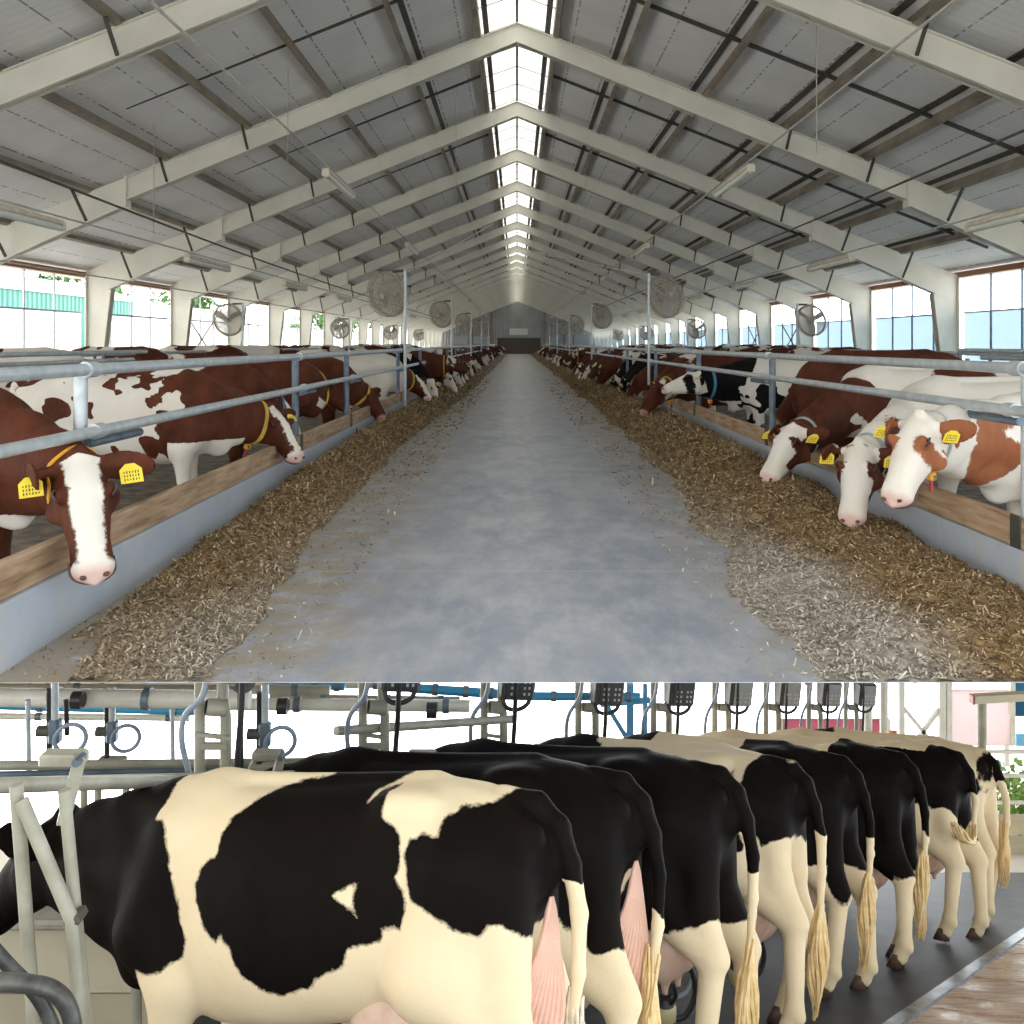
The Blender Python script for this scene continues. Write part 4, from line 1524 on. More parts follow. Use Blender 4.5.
# the long rows: a few poses, copied one by one
protos = []
spec = [((2.02, .05, .92), -.35, 66, 'blaze', .05), ((2.0, .0, .82), .25, 62, 'dark', .05), ((2.06, -.05, .88), -.1, 58, 'white', .05), ((1.98, .12, 1.02), .45, 55, 'blaze', .08),
        ((2.08, 0, 1.25), .2, 32, 'blaze', .05), ((1.95, -.1, .80), -.5, 70, 'pale', .05)]
for i, (pl, yw, pt, fc, fw) in enumerate(spec):
    a, n = face_dir(yw, rad(pt))
    o, I = build_cow('cow', M[['g_brown', 'g_brown', 'g_brown', 'g_darkbrown', 'g_brown', 'g_black'][i]], pl, a, n, res=.024, feet=False, face=fc, face_w=fw,
                     patch=lambda x, y, z: np.where(z < .55, -.5, 0.04) + np.where(x > 1.5, .25, 0))
    add_eyes(o, I); add_tag(o, I, 1, 1.2); add_tag(o, I, -1, 1.2); 
    if i in (1, 4): add_collar(o, I, .8, 'strap', .028, counter=False)
    protos.append(o)
used = set()
rg = random.Random(5)


def coatword(o):
    return {'coat_brown_mottled': 'brown and white', 'coat_black_mottled': 'black and white', 'coat_dark_brown': 'dark brown'}[o.data.materials[0].name]


def put(x, y, ang, s, k, label, group):
    p = protos[k]
    if k not in used:
        used.add(k); o = p
    else:
        o = copy_tree(p, depth=2 if y < 45 else 0)
    place(o, (x, y), ang, s)
    tag(o, label % coatword(o), 'cow', group)
    return o


for side, nm, ystart, n0 in ((-1, 'left', 21.6, 6), (1, 'right', 18.3, 6)):
    y = ystart; i = n0
    while y < 112:
        while any(abs(y - q_) < .55 for q_ in ((18.6, 31.9, 45.2, 58.5, 72) if side < 0 else (19.5, 34.4, 49, 64, 79))): y += .3
        k = rg.choice([0, 1, 2, 3, 1, 0, 2, 3, 4, 5])
        x = (KX[side] + side * rg.uniform(1.55, 1.85))
        ang = (0 if side < 0 else PI) + rg.uniform(-.14, .14)
        if y < 62:
            lab = '%s cow eating at the ' + nm + ' feed rail, ' + nth(i) + ' from the camera'
        else:
            lab = 'tiny far away %s cow near the end of the ' + nm + ' feed rail'
        put(x, y, ang, rg.uniform(.95, 1.03), k, lab, 'cows at the %s feed rail' % nm)
        i += 1
        y += rg.uniform(1.25, 1.9) * (1 if y < 50 else 1.35)
for (org, ang, seed, bias_, lab) in (((-5.9, 12.9), rad(200), 91, -.22, 'big mostly white cow standing behind the nearest left cows, its back above the upper rail'),
                                     ((-6.2, 16.8), rad(170), 95, -.12, 'white cow with brown flank spots standing further back on the left near the windows'),
                                     ((7.0, 13.2), rad(20), 97, -.15, 'white cow with brown spots standing behind the nearest right cows near the windows')):
    a, n = face_dir(0, rad(35))
    o, I = build_cow('cow', M['c_brown'], (2.05, 0, 1.2), a, n, res=.022, feet=False, face='blaze', patch=lambda x, y, z, seed=seed, bias_=bias_: bias_ + 2.4 * n3(x, y, z, 3.8, seed))
    place(o, org, ang, 1.1)
    add_eyes(o, I)
    tag(o, lab, 'cow', 'cows in the %s rear stalls' % ('left' if org[0] < 0 else 'right'))
# cows lying back among the rear stalls, only their backs show above the front row
for side, nm in ((-1, 'left'), (1, 'right')):
    y = 20.5; i = 0
    while y < 62:
        while any(abs(y - q_) < 1.0 for q_ in ((24.5, 40, 56, 72) if side < 0 else (25, 41, 57, 73))): y += .4
        ang = rg.choice([0, PI, .3, PI - .3])
        x = side * (rg.uniform(5.8, 7.6) if (math.cos(ang) > 0) == (side > 0) else rg.uniform(7.2, 8.9))
        put(x, y, ang, rg.uniform(1.04, 1.12), rg.choice([4, 4, 0, 2, 5, 4]), '%s cow standing in the ' + nm + ' rear stalls, ' + nth(i) + ' from the camera', 'cows in the %s rear stalls' % nm)
        i += 1
        y += rg.uniform(2.2, 3.6)
# ================================================================== MILKING PARLOUR (lower level, on a sloping slab)
TH = math.atan2(379.0, FPX)
PH = 1.57
LT = Matrix.Translation((0, 0, CAMH)) @ Matrix.Rotation(-TH, 4, 'X') @ Matrix.Translation((0, 0, -PH))


def PT(u, v, Y):
    return Vector(((u - PCX) / FPX * Y, Y, CAMH - (v - PCY) / FPX * Y))


def FL(u, v, h=0.0):
    """point of the slab (in the slab's own axes) at height h"""
    t = (v - PCY) / FPX
    q = math.sin(TH) - math.cos(TH) * t
    Y = (PH - h) / -q
    return Vector(((u - PCX) / FPX * Y, (math.cos(TH) + math.sin(TH) * t) * Y, h))


def on_slab(o, x=0, y=0, z=0, ang=0, s=1.0):
    o.matrix_world = LT @ Matrix.Translation((x, y, z)) @ Matrix.Rotation(ang, 4, 'Z') @ Matrix.Scale(s, 4)
    return o


M['wet_floor'] = simple('wet_rubber_floor', (.032, .034, .038), (.055, .056, .06), scale=3.5, rough=.55, bump=.12, spec=.2)
M['parlour_paint'] = simple('cream_tube_paint', (.40, .385, .31), (.29, .275, .21), scale=7, rough=.45, bump=.04)
M['white_pipe'] = simple('white_pipe', (.78, .76, .68), (.66, .63, .55), scale=5, rough=.35)
M['blue_pipe'] = simple('blue_pipe', (.05, .36, .62), (.04, .30, .55), scale=3, rough=.35)
M['black_rubber'] = simple('black_rubber', (.015, .015, .016), (.03, .03, .03), rough=.4)
M['hose_blue'] = simple('blue_grey_hose', (.30, .34, .38), (.20, .26, .36), scale=6, rough=.3)
M['stainless'] = simple('stainless', (.62, .63, .64), (.5, .52, .54), rough=.22, metal=.85)
M['claw_bowl'] = simple('milk_claw_bowl', (.62, .54, .30), (.5, .44, .24), rough=.25)
M['box_grey'] = simple('control_box_grey', (.03, .03, .032), (.05, .05, .052), rough=.45)
M['box_pale'] = simple('control_box_face', (.22, .22, .22), (.28, .28, .28), rough=.45)
M['key'] = simple('keypad_key', (.50, .50, .48), rough=.5)
M['beige_wall'] = simple('beige_render', (.60, .54, .40), (.52, .46, .33), scale=2.5, rough=.75)
M['strip_steel'] = simple('worn_steel_strip', (.22, .25, .29), (.09, .10, .12), scale=9, rough=.32, metal=.7, bump=.2)
M['pale_ground'] = simple('pale_paving', (.72, .68, .60), (.64, .60, .52), scale=.8, rough=.8)
M['hedge_leaf'] = simple('hedge_leaf', (.22, .40, .10), (.36, .52, .18), scale=6, rough=.6)
M['blue_steel'] = simple('blue_steel', (.16, .48, .80), (.14, .42, .74), rough=.5)


def deck_material():
    m, nt, p, out = new_mat('wet_deck_boards')
    N = NT(nt)
    v = N.coord('Object', scale=(1.0, 9, 9))
    g = N.noise(v, 4, 6, .65)
    big = N.noise(N.coord('Object'), 2.2, 4, .6)
    c = N.ramp(g, [(.3, (.23, .135, .085)), (.5, (.42, .27, .175)), (.72, (.58, .44, .32))])
    c = N.mix(N.ramp(big, [(.5, 0.0), (.68, .35)]), c, (.72, .66, .56))  # pale patches paint the white reflections of the wet boards
    N.l(c, p.inputs['Base Color']); 
    N.l(N.ramp(big, [(.4, .6), (.65, .22)]), p.inputs['Roughness'])
    N.l(N.bump(g, .35, .01), p.inputs['Normal'])
    return m


M['deck'] = deck_material()

# slab, strip and deck
a, b = FL(885, 1024), FL(1024, 929)
d = (b - a).normalized(); nrm = Vector((d.y, -d.x, 0))
A, B = a - d * 2.6, b + d * 3.2
P = [A, B, Vector((B.x, 12.2, 0)), Vector((-6, 12.2, 0)), Vector((-6, 1.8, 0)), Vector((A.x, 1.8, 0))]
n = len(P)
V = P + [p - Vector((0, 0, .2)) for p in P]
o = mesh_obj('floor', V, [tuple(range(n)), tuple(range(2 * n - 1, n - 1, -1))] + [(i, i + n, (i + 1) % n + n, (i + 1) % n) for i in range(n)], M['wet_floor'])
on_slab(o); tag(o, kind='structure', label='dark wet floor under the black and white cows')
sl = MB()
w0 = .055
sl.quadbox(A + nrm * w0 + Vector((0, 0, .004)), B + nrm * w0 + Vector((0, 0, .004)), .085, .03)
strip = on_slab(sl.build('trim_6', M['strip_steel'])); tag(strip, kind='structure', label='worn steel strip between the wet floor and the wooden deck')
e1, e2 = FL(944, 1024), FL(1024, 972)
dd = (e2 - e1).normalized()
L = (B - A).length
nb = 30
dk = empty('deck', 'wet brown boarded deck beside the steel strip at the lower right', 'deck')
dk.matrix_world = LT
bd = (FL(1010, 985) - FL(905, 950)).normalized() if False else nrm
for i in range(nb):
    p = A + d * (L * i / nb) + nrm * .12
    q = A + d * (L * (i + 1) / nb - .016) + nrm * .12
    wd = .50
    lift = Vector((0, 0, .012 + .004 * ((i * 7) % 3)))
    sk_ = d * .10
    mb = MB()
    mb.prism([p + lift, q + lift, q + sk_ + nrm * wd + lift, p + sk_ + nrm * wd + lift], (0, 0, 0), (0, 0, -.05))
    bo = mb.build('board', M['deck'], dk)
MB().quadbox(A + nrm * .68 + d * .1 + Vector((0, 0, .0)), B + nrm * .68 + d * .1, .10, .05).build('edge_rail', M['white_pipe'], dk)
for i in range(nb):
    p = A + d * (L * i / nb) + nrm * .74 + d * .12
    q = A + d * (L * (i + 1) / nb - .016) + nrm * .74 + d * .12
    MB().prism([p, q, q + nrm * .8 + d * .1, p + nrm * .8 + d * .1], (0, 0, 0), (0, 0, -.05)).build('board', M['deck'], dk)
g_ = MB().box((9.3, 21, -.06), (34, 17.5, .1)).build('ground', M['pale_ground'])
on_slab(g_); tag(g_, kind='structure', label='pale sunlit paving beyond the parlour')

# ---------------- the eight cows
CREAM = (.80, .68, .48)
BLK = (.004, .0035, .003)
M['h_coat'] = coat('coat_holstein', BLK, CREAM, dark2=(.008, .005, .004), ragged=.06, spec=.05)
M['h_skin'] = simple('pink_skin', (.74, .46, .36), (.66, .40, .30), scale=12, rough=.55)


def poly_sdf(x, z, poly):
    """signed distance to an outline given in the cow's own side view (length, height); inside is positive"""
    P = np.array(poly, float)
    d = np.full(len(x), 1e9); ins = np.zeros(len(x), bool)
    for i in range(len(P)):
        a, b = P[i], P[(i + 1) % len(P)]
        e = b - a
        t = np.clip(((x - a[0]) * e[0] + (z - a[1]) * e[1]) / max(e @ e, 1e-9), 0, 1)
        d = np.minimum(d, np.hypot(x - a[0] - e[0] * t, z - a[1] - e[1] * t))
        c = ((a[1] > z) != (b[1] > z))
        xi = (b[0] - a[0]) * (z - a[1]) / (b[1] - a[1] if abs(b[1] - a[1]) > 1e-9 else 1e-9) + a[0]
        ins ^= c & (x < xi)
    return np.where(ins, d, -d)


COWS = [  # x, y, heading, size
    (.01, 3.88, 161, .975), (.37, 4.62, 157, 1.0), (.90, 5.32, 153, 1.0), (1.47, 6.2, 149, 1.0),
    (2.03, 7.05, 145, 1.0), (2.69, 7.83, 141, 1.0), (3.42, 8.6, 138, 1.0), (3.90, 9.2, 136, 1.0)]
HERO_BLACK = [[(1.498, 1.541), (1.449, 1.249), (1.397, 1.251), (1.349, 1.21), (1.312, 1.125), (1.271, 1.005), (1.231, 0.919), (1.2, 0.865), (1.215, 0.813), (1.267, 0.781), (1.293, 0.748), (1.374, 0.752), (1.406, 0.753), (1.402, 0.652), (1.468, 0.522), (1.738, 0.5), (2.454, 0.573), (2.744, 1.534)],
    [(0.782, 1.422), (0.904, 1.396), (0.978, 1.364), (1.051, 1.311), (1.089, 1.27), (1.111, 1.202), (1.112, 1.148), (1.142, 1.137), (1.167, 1.097), (1.174, 1.054), (1.16, 0.989), (1.126, 0.934), (1.085, 0.889), (1.048, 0.869), (1.027, 0.902), (0.996, 0.86), (0.964, 0.807), (0.931, 0.77), (0.865, 0.736), (0.783, 0.713), (0.771, 0.719), (0.695, 0.745), (0.655, 0.777), (0.557, 0.813), (0.527, 0.871), (0.451, 0.888), (0.415, 0.914), (0.41, 0.955), (0.33, 0.948), (0.31, 0.994), (0.32, 1.041), (0.369, 1.102), (0.355, 1.14), (0.359, 1.202), (0.385, 1.261), (0.43, 1.291), (0.437, 1.398), (0.484, 1.378), (0.525, 1.337), (0.524, 1.37), (0.454, 1.411), (0.422, 1.425), (0.45, 1.548), (0.794, 1.546)],
    [(-0.118, 1.434), (0.02, 1.377), (0.042, 1.344), (0.159, 1.325), (0.197, 1.292), (0.207, 1.235), (0.265, 1.242), (0.323, 1.225), (0.34, 1.17), (0.317, 1.108), (0.276, 1.039), (0.218, 1.012), (0.158, 0.979), (0.12, 0.955), (0.058, 0.935), (0.022, 0.972), (-0.039, 0.97), (-0.089, 0.932), (-0.117, 0.922), (-0.138, 0.981), (-0.177, 1.079), (-0.214, 1.203), (-0.508, 1.214), (-0.524, 1.553), (-0.119, 1.551)]]
HERO_WHITE = [[(0.591, 1.04), (0.548, 1.054), (0.503, 1.081), (0.524, 1.043), (0.495, 0.972), (0.55, 1.023)]]


def pat_hero(x, y, z):
    d = np.full(len(x), -.3)
    for pl in HERO_BLACK:
        d = np.maximum(d, poly_sdf(x, z, pl))
    for pl in HERO_WHITE:
        d = np.minimum(d, -poly_sdf(x, z, pl))
    d = d + .03 * n3(x, y, z, 14, 71)
    return d




def cut(x, y, z, base, sc=2.5, seed=3, amp=.5):
    return base + amp * n3(x, y, z, sc, seed)


def p2(x, y, z):
    d = z - .74 - .6 * np.clip(x + .02, 0, .4)
    d = np.where((x < .05) & (np.abs(y) < .10) & (z < 1.0), np.minimum(d, (np.abs(y) - .05)), d)
    d = np.maximum(d, blobs(x, y, z, [(-.05, .45, .14, .25, -1)]))
    return cut(x, y, z, d, 6, 12, .18)


def p3(x, y, z):
    return cut(x, y, z, z - .66 - .25 * np.clip(-x, 0, .3) - .1 * np.clip(x - .2, 0, 1), 6, 14, .14)


def p4(x, y, z):
    d = np.minimum(blobs(x, y, z, [(.03, 1.10, .235, .27), (-.12, 1.15, .10, .25), (.04, 1.33, .07, .06), (.52, 1.02, .13, .24), (1.35, 1.1, .3, .4), (.56, 1.25, .09, .12)]), np.full(len(x), 9.0))
    d = np.minimum(d, np.abs(x - .10 - .06 * np.sin(z * 5 + 1.5)) - .045)
    d = np.minimum(d, z - .93 + .35 * np.clip(x, -.1, .3))
    return cut(x, y, z, d, 8, 16, .12)


def p5(x, y, z):
    d = np.minimum(z - .74 + .3 * np.clip(-x, 0, .2), .62 - x)
    d = np.where((z > 1.3) & (x < .25) & (x > .12), np.minimum(d, .05), d)
    d = np.maximum(d, blobs(x, y, z, [(-.08, .62, .07, .10, 1)]))
    d = np.where(x > 1.2, np.maximum(d, x - 1.3), d)
    return cut(x, y, z, d, 6, 18, .16)


def p6(x, y, z):
    d = np.minimum(z - .56 - .25 * np.clip(x, 0, 1) + .12 * np.clip(-y, 0, .1), .66 - x)
    d = np.where((x > .38) & (z > 1.25), -.08, d)
    return cut(x, y, z, d, 6, 20, .16)


def p7(x, y, z):
    d = np.minimum(z - .72 - .9 * np.clip(y - .02, 0, .2), .75 - x)
    d = np.where((z > 1.33) & (x > .12), -.05, d)
    return cut(x, y, z, d, 6, 22, .16)


def p8(x, y, z):
    d = blobs(x, y, z, [(-.10, 1.22, .05, .10), (-.04, 1.05, .05, .06), (.10, 1.06, .03, .06), (1.5, 1.1, .3, .4)])
    return cut(x, y, z, d, 8, 24, .12)


PATS = [pat_hero, p2, p3, p4, p5, p6, p7, p8]
LABS = ['large black and white cow broadside at the front, head through the stall gate',
        'black cow second in the milking row, pinkish white skin between its hind legs',
        'black cow third in the milking row with white hocks and long cream tail tip',
        'cream cow with black rump patches and large pink udder, fourth in the milking row',
        'cow with black rump and cream thigh, fifth in the milking row, wavy cream tail hair',
        'cow with black hindquarters down to the hock, sixth in the milking row',
        'black rumped cow swishing its cream tail sideways, seventh in the milking row',
        'almost all cream cow standing last in the milking row']
for i, (cx, cy, hd, sc) in enumerate(COWS):
    a_, n_ = face_dir(rad(-6 if i == 0 else 8), rad(42 if i == 0 else 30))
    pl = (2.12, -.02, 1.22) if i == 0 else (2.05, .05, 1.22)
    x0 = -.05
    if i == 6:
        tl = [(.05, 0, 1.345, .045), (-.08, 0, 1.315, .042), (-.16, .0, 1.20, .036), (-.20, .03, 1.0, .026), (-.19, .09, .82, .022), (-.19, .14, .76, .02)]
        sw = [(-.19, .07, .86), (-.19, .20, .70), (-.20, .40, .74), (-.2, .55, .86)]
    else:
        wob = [0, .02, .01, -.01, .0, .01, 0, -.02][i]
        zt = [.62, .60, .52, .52, .56, .6, .6, .72][i]
        tl = [(.06, 0, 1.345, .045), (-.07, 0, 1.325, .044), (-.15, 0, 1.25, .042), (-.195, .0, 1.13, .036), (-.222, wob, .98, .030), (-.215, wob * 1.5, .80, .024), (-.185, wob * 2, zt, .018)]
        sw = [(-.20, wob * 2, zt + .14), (-.175, wob * 2, zt - .08), (-.155, wob * 2.2, zt - .26), (-.14, wob * 2, zt - .44)]
    base = PATS[i]
    tip = [1.09, .86, .93, 1.0, .90, .86, 1.06, 1.12][i]

    def pat(x, y, z, base=base, tip=tip, i=i, zt_=tl[-1][2]):
        d = base(x, y, z)
        tail_ = ((x < -.165) & (np.abs(y) < .06 if i != 6 else True)) | ((np.abs(y) < .05) & (z < zt_ + .22) & (x < -.14) & (z > zt_ - .05)) | ((x < -.12) & (z > 1.22) & (np.abs(y) < .06))
        return np.where(tail_ & (x < -.135), (z - tip) * 3 + .5 * n3(x, y, z, 14, 5), np.where(tail_, .1, d))
    lg = {'hl': (-.04, .02), 'hr': (.10, -.01)} if i % 2 else {'hl': (.05, .01), 'hr': (-.06, -.01)}
    if i == 0: lg['fl'] = (.0, .0); lg['fr'] = (-.20, 0)
    o, I = build_cow('milking_cow', M['h_coat'], pl, a_, n_, res=.0125 if i == 0 else (.016 if i < 4 else .02), feet=True, legs=lg, tail=tl, patch=pat, face='none', fat=1.0 if i else .98)
    add_eyes(o, I)
    add_udder(o, .61, .30, [1.12, .9, .95, 1.1, .9, .9, .9, .9][i])
    add_hooves(o, I['feet'])
    add_switch(o, sw, M['hair_cream' if i not in (0,) else 'hair_pale'], n=120, spread=.042 if i != 6 else .05, seed=i)
    # bare pink skin fold between the thighs
    if i < 2:
        mb = MB()
        for k in range(11):
            t_ = k / 10
            mb.tube(bez([(-.128, .015 + .02 * t_, 1.03), (-.150 + .06 * t_, .02 + .05 * t_, .86), (-.165 + .16 * t_, .03 + .07 * t_, .70), (-.13 + .20 * t_, .03 + .07 * t_, .55)], 12), [.006] + [.012] * 11 + [.011], 6)
        mb.build('udder_fold', M['h_skin'], o)
    ln = .6 * math.sin(TH) * (LT @ Vector((cx, cy, 0))).x / (LT @ Vector((cx, cy, 0))).y
    o.matrix_world = LT @ Matrix.Translation((cx, cy, 0)) @ Matrix.Rotation(ln, 4, 'Y') @ Matrix.Rotation(rad(hd), 4, 'Z') @ Matrix.Scale(sc, 4)
    tag(o, LABS[i], 'cow', 'cows in the milking row')

# ---------------- milking clusters under the udders
for i, (u, v, Y, lab) in enumerate(((665, 1012, 4.9, 'milking cluster hanging behind the hind legs of the third cow'), (738, 975, 5.7, 'milking cluster hanging under the pink udder of the fourth cow'),
                                    (800, 940, 6.6, 'milking cluster hanging beside the fifth cow'), (907, 915, 8.4, 'milking cluster hanging beside the seventh cow'))):
    c = PT(u, v, Y)
    r = empty('milking_cluster', lab, 'milking cluster', 'milking clusters', loc=c)
    b = MB()
    b.tube([(0, 0, -.045), (0, 0, -.03), (0, 0, .03), (0, 0, .045)], [.045, .058, .058, .04], 14)
    b.build('claw', M['claw_bowl'], r)
    MB().tube([(0, 0, .045), (0, 0, .075)], [.05, .03], 12).build('claw_lid', M['black_rubber'], r)
    for k in range(4):
        a_ = rad(45 + 90 * k)
        q = Vector((math.cos(a_) * .055, math.sin(a_) * .055, 0))
        cup = MB().tube([q + Vector((0, 0, .18)), q * 1.15 + Vector((0, 0, .34))], [.022, .027], 12).build('teat_cup', M['stainless'], r)
        MB().tube([q * 1.15 + Vector((0, 0, .34)), q * 1.18 + Vector((0, 0, .375))], [.031, .027], 12).build('liner', M['black_rubber'], cup)
        MB().tube(bez([q + Vector((0, 0, .18)), q * 1.25 + Vector((0, 0, .12)), q * .7 + Vector((0, 0, .06))], 10), .011, 8).build('short_tube', M['black_rubber'], cup)
    MB().tube(bez([(0, .0, -.03), (.10, .0, -.02), (.16, .02, .10), (.12, .05, .25), (.05, .22, .30)], 24), .016, 8).build('milk_hose', M['black_rubber'], r)
    MB().tube(bez([(.02, .0, .06), (.12, .02, .10), (.13, .06, .22), (.02, .2, .32)], 20), .010, 8).build('pulse_hose', M['hose_blue'], r)

# ---------------- stall pillars with control boxes, hoses, pipe stubs
STY = lambda k: 4.6 * (1 + .17 * k)
UU = lambda k: 517 + 960 * (-.318 + .1423 * k) / (1 + .17 * k)
for k in range(9):
    Y = STY(k)
    px = Y / FPX
    q = 4.6 / Y                      # apparent shrink
    u = UU(k)
    top = 674
    ln = empty('stall_pillar', 'pair of cream tube posts with a pipe stub behind the cows, %s from the left' % nth(k), 'stall post', 'stall pillars behind the milking row')
    botv = 800 if k < 4 else 790
    MB().tube([PT(u - 12 * q, botv, Y), PT(u - 12 * q, top, Y)], .026, 12).build('post', M['parlour_paint'], ln)
    MB().tube([PT(u + 14 * q, botv, Y), PT(u + 14 * q, 716, Y), PT(u + 11 * q, 700, Y), PT(u + 11 * q, top, Y)], .027, 12).build('post', M['parlour_paint'], ln)
    st = MB().tube([PT(u - 5 * q, 707, Y - .05), PT(u + 15 * q, 708, Y - .02)], .040 if k < 3 else .034, 14)
    sto = st.build('pipe_stub', M['parlour_paint'], ln)
    MB().tube([PT(u - 5.6 * q, 707, Y - .05), PT(u - 4.9 * q, 707, Y - .05)], .034 if k < 3 else .027, 14).build('bore', M['dark_steel'], sto)
    MB().quadbox(PT(u - 16 * q, 734, Y - .03), PT(u + 18 * q, 738, Y - .03), .02, .018).build('tie_bar', M['parlour_paint'], ln)
    MB().quadbox(PT(u - 10 * q, 746, Y - .02), PT(u + 16 * q, 746, Y - .02), .03, .028).build('latch', M['parlour_paint'], ln)
    # hose
    hz = MB().tube(bez([PT(u - 4 * q, 674, Y - .22), PT(u - 10 * q, 697, Y - .24), PT(u - 27 * q, 716, Y - .22), PT(u - 30 * q, 740, Y - .2), PT(u - 24 * q, 768, Y - .18), PT(u - 18 * q, 790, Y - .15)], 30), .014, 8)
    tag(hz.build('milk_hose', M['hose_blue']), 'blue grey hose curving down the %s stall pillar from the left' % nth(k), 'hose', 'hoses on the stall pillars')
    bh = MB().tube([PT(u + 31 * q, 674, Y - .2), PT(u + 29 * q, 720, Y - .2), PT(u + 23 * q, 790, Y - .18)], .015, 8)
    tag(bh.build('black_hose', M['black_rubber']), 'straight black hose hanging beside the %s stall pillar from the left' % nth(k), 'hose', 'black hoses beside the stall pillars')
    # control box
    if k == 0: continue
    cb = empty('control_box', 'black keypad control box above the %s stall pillar from the left' % nth(k), 'control box', 'control boxes above the milking row')
    w_, h_ = .215, .25
    vb = (0, 693, 701, 706, 707, 707, 707, 707, 707)[k]
    Yc = Y - .18
    c = PT(u + (31 + k) * q, vb, Yc) + Vector((0, 0, h_ * .5))
    R = Matrix.Rotation(rad(6), 3, 'Y') @ Matrix.Rotation(rad(14), 3, 'Z')
    MB().box((0, .06, 0), (w_, .13, h_), R, bev=.018).build('case', M['box_grey'], cb)
    fc = MB().box(R @ Vector((0.02, -.012, 0)), (w_ * .78, .014, h_ * .9), R, bev=.004).build('face', M['box_pale' if k > 4 else 'box_grey'], cb)
    for cx_ in (-1, 1):
        for r_ in range(3):
            for kx_ in (-1, 1):
                MB().box(R @ Vector((.02 + cx_ * w_ * .19 + kx_ * w_ * .07, -.021, h_ * (.0 - .15 * r_))), (.013, .006, .016), R).build('key', M['key'], fc)
    cb.location = c
    MB().tube(bez([(-.10, .06, -.12), (-.07, .04, -.18), (.0, .03, -.19), (.06, .04, -.16), (.08, .05, -.11)], 16), .014, 8).build('cable_loop', M['black_rubber'], cb)
g0 = MB().tube([PT(243, 680, 4.45), PT(243, 680, 4.55)], .06, 18)
tag(g0.build('gauge', M['black_rubber']), 'round black gauge at the top beside the first pillar', 'gauge')

# rails behind the necks
def rail(name, label, p, q, r, mat='parlour_paint', n=14, group=None):
    o = MB().tube([p, q], r, n).build(name, M[mat])
    return tag(o, label, 'pipe', group)


rail('stall_rail', 'thick cream neck rail at the left over the front cow', PT(-30, 786, 3.75), PT(520, 771, 5.6), .030)
rail('stall_rail', 'cream rail running behind all the stall pillars', PT(-30, 766, 4.5), PT(700, 757, 6.9), .022)
rail('stall_rail', 'darker thin rail below the long cream rail behind the pillars', PT(-30, 775, 4.7), PT(640, 762, 6.6), .016, 'galv_dark')
rail('cross_tube', 'cream tube slanting behind the second and third pillars', PT(336, 731, 5.2), PT(512, 719, 6.2), .026)
# long pipes at the top left
for (u0, v0, u1, v1, Y, r, mt, lab) in ((-20, 697, 250, 700, 5.6, .052, 'white_pipe', 'thick white pipe high at the left behind the stalls'),
                                        (-20, 688, 330, 690, 6.2, .03, 'parlour_paint', 'cream pipe above the thick white pipe at the left'),
                                        (-20, 684, 420, 684, 6.9, .03, 'white_pipe', 'white pipe along the top of the parlour at the left'),
                                        (-20, 705, 196, 711, 6.5, .028, 'blue_pipe', 'blue pipe under the thick white pipe at the left'),
                                        (265, 684, 345, 686, 6.6, .03, 'blue_pipe', 'short blue pipe length at the top behind the second pillar'),
                                        (410, 688, 500, 694, 6.6, .032, 'blue_pipe', 'blue pipe between the second and third pillars'),
                                        (520, 696, 640, 697, 7.0, .03, 'blue_pipe', 'blue pipe behind the fourth pillar'),
                                        (230, 704, 470, 706, 6.1, .038, 'white_pipe', 'white pipe behind the second pillar'),
                                        (-20, 716, 190, 718, 7.2, .024, 'white_pipe', 'thin white pipe low at the left'),
                                        (270, 697, 460, 700, 6.9, .024, 'parlour_paint', 'thin cream pipe behind the second pillar')):
    o = rail('milk_pipe', lab, PT(u0, v0, Y), PT(u1, v1, Y), r, mt)
    L_ = (PT(u1, v1, Y) - PT(u0, v0, Y))
    for f_ in (.28, .62, .9):
        m_ = PT(u0, v0, Y) + L_ * f_
        MB().tube([m_ - L_.normalized() * .02, m_ + L_.normalized() * .02], r * 1.25, 12).build('pipe_collar', M['galv_dark'], o)
for (u, v, Y, lab) in ((78, 700, 5.5, 'black pipe cap on the white pipe at the left'), (283, 706, 5.9, 'black pipe cap in front of the white pipe beside the second pillar'), (432, 710, 6.0, 'black end cap on the white pipe left of the third pillar')):
    tag(MB().tube([PT(u - 5, v, Y), PT(u + 5, v, Y)], .05, 14).build('pipe_cap', M['black_rubber']), lab, 'pipe cap')
# hanging meters and fittings at the left
for (u, v, Y, lab) in ((55, 735, 5.0, 'milk meter with a looped hose at the far left above the rail'), (112, 735, 5.6, 'small milk meter hanging second from the left'), (265, 738, 5.0, 'milk meter with a looped hose beside the first pillar')):
    r = empty('milk_meter', lab, 'milk meter', loc=PT(u, v, Y))
    MB().tube([(0, 0, .28), (0, 0, .05)], .02, 10).build('tube', M['galv'], r)
    MB().tube([(-.03, 0, .24), (-.03, 0, -.16)], .016, 10).build('tube', M['black_rubber'], r)
    MB().box((0, 0, .02), (.06, .06, .13), bev=.012).build('body', M['galv_dark'], r)
    MB().tube([(-.09, 0, .02), (-.02, 0, .02)], .028, 10).build('port', M['dark_steel'], r)
    MB().torus((.08, 0, -.02), .075, .012, Matrix.Rotation(rad(90), 3, 'X') @ Matrix.Rotation(rad(20), 3, 'Y'), 28, 8).build('hose_loop', M['hose_blue'], r)
    MB().box((0, 0, -.16), (.16, .08, .06), bev=.01).build('bracket', M['parlour_paint'], r)
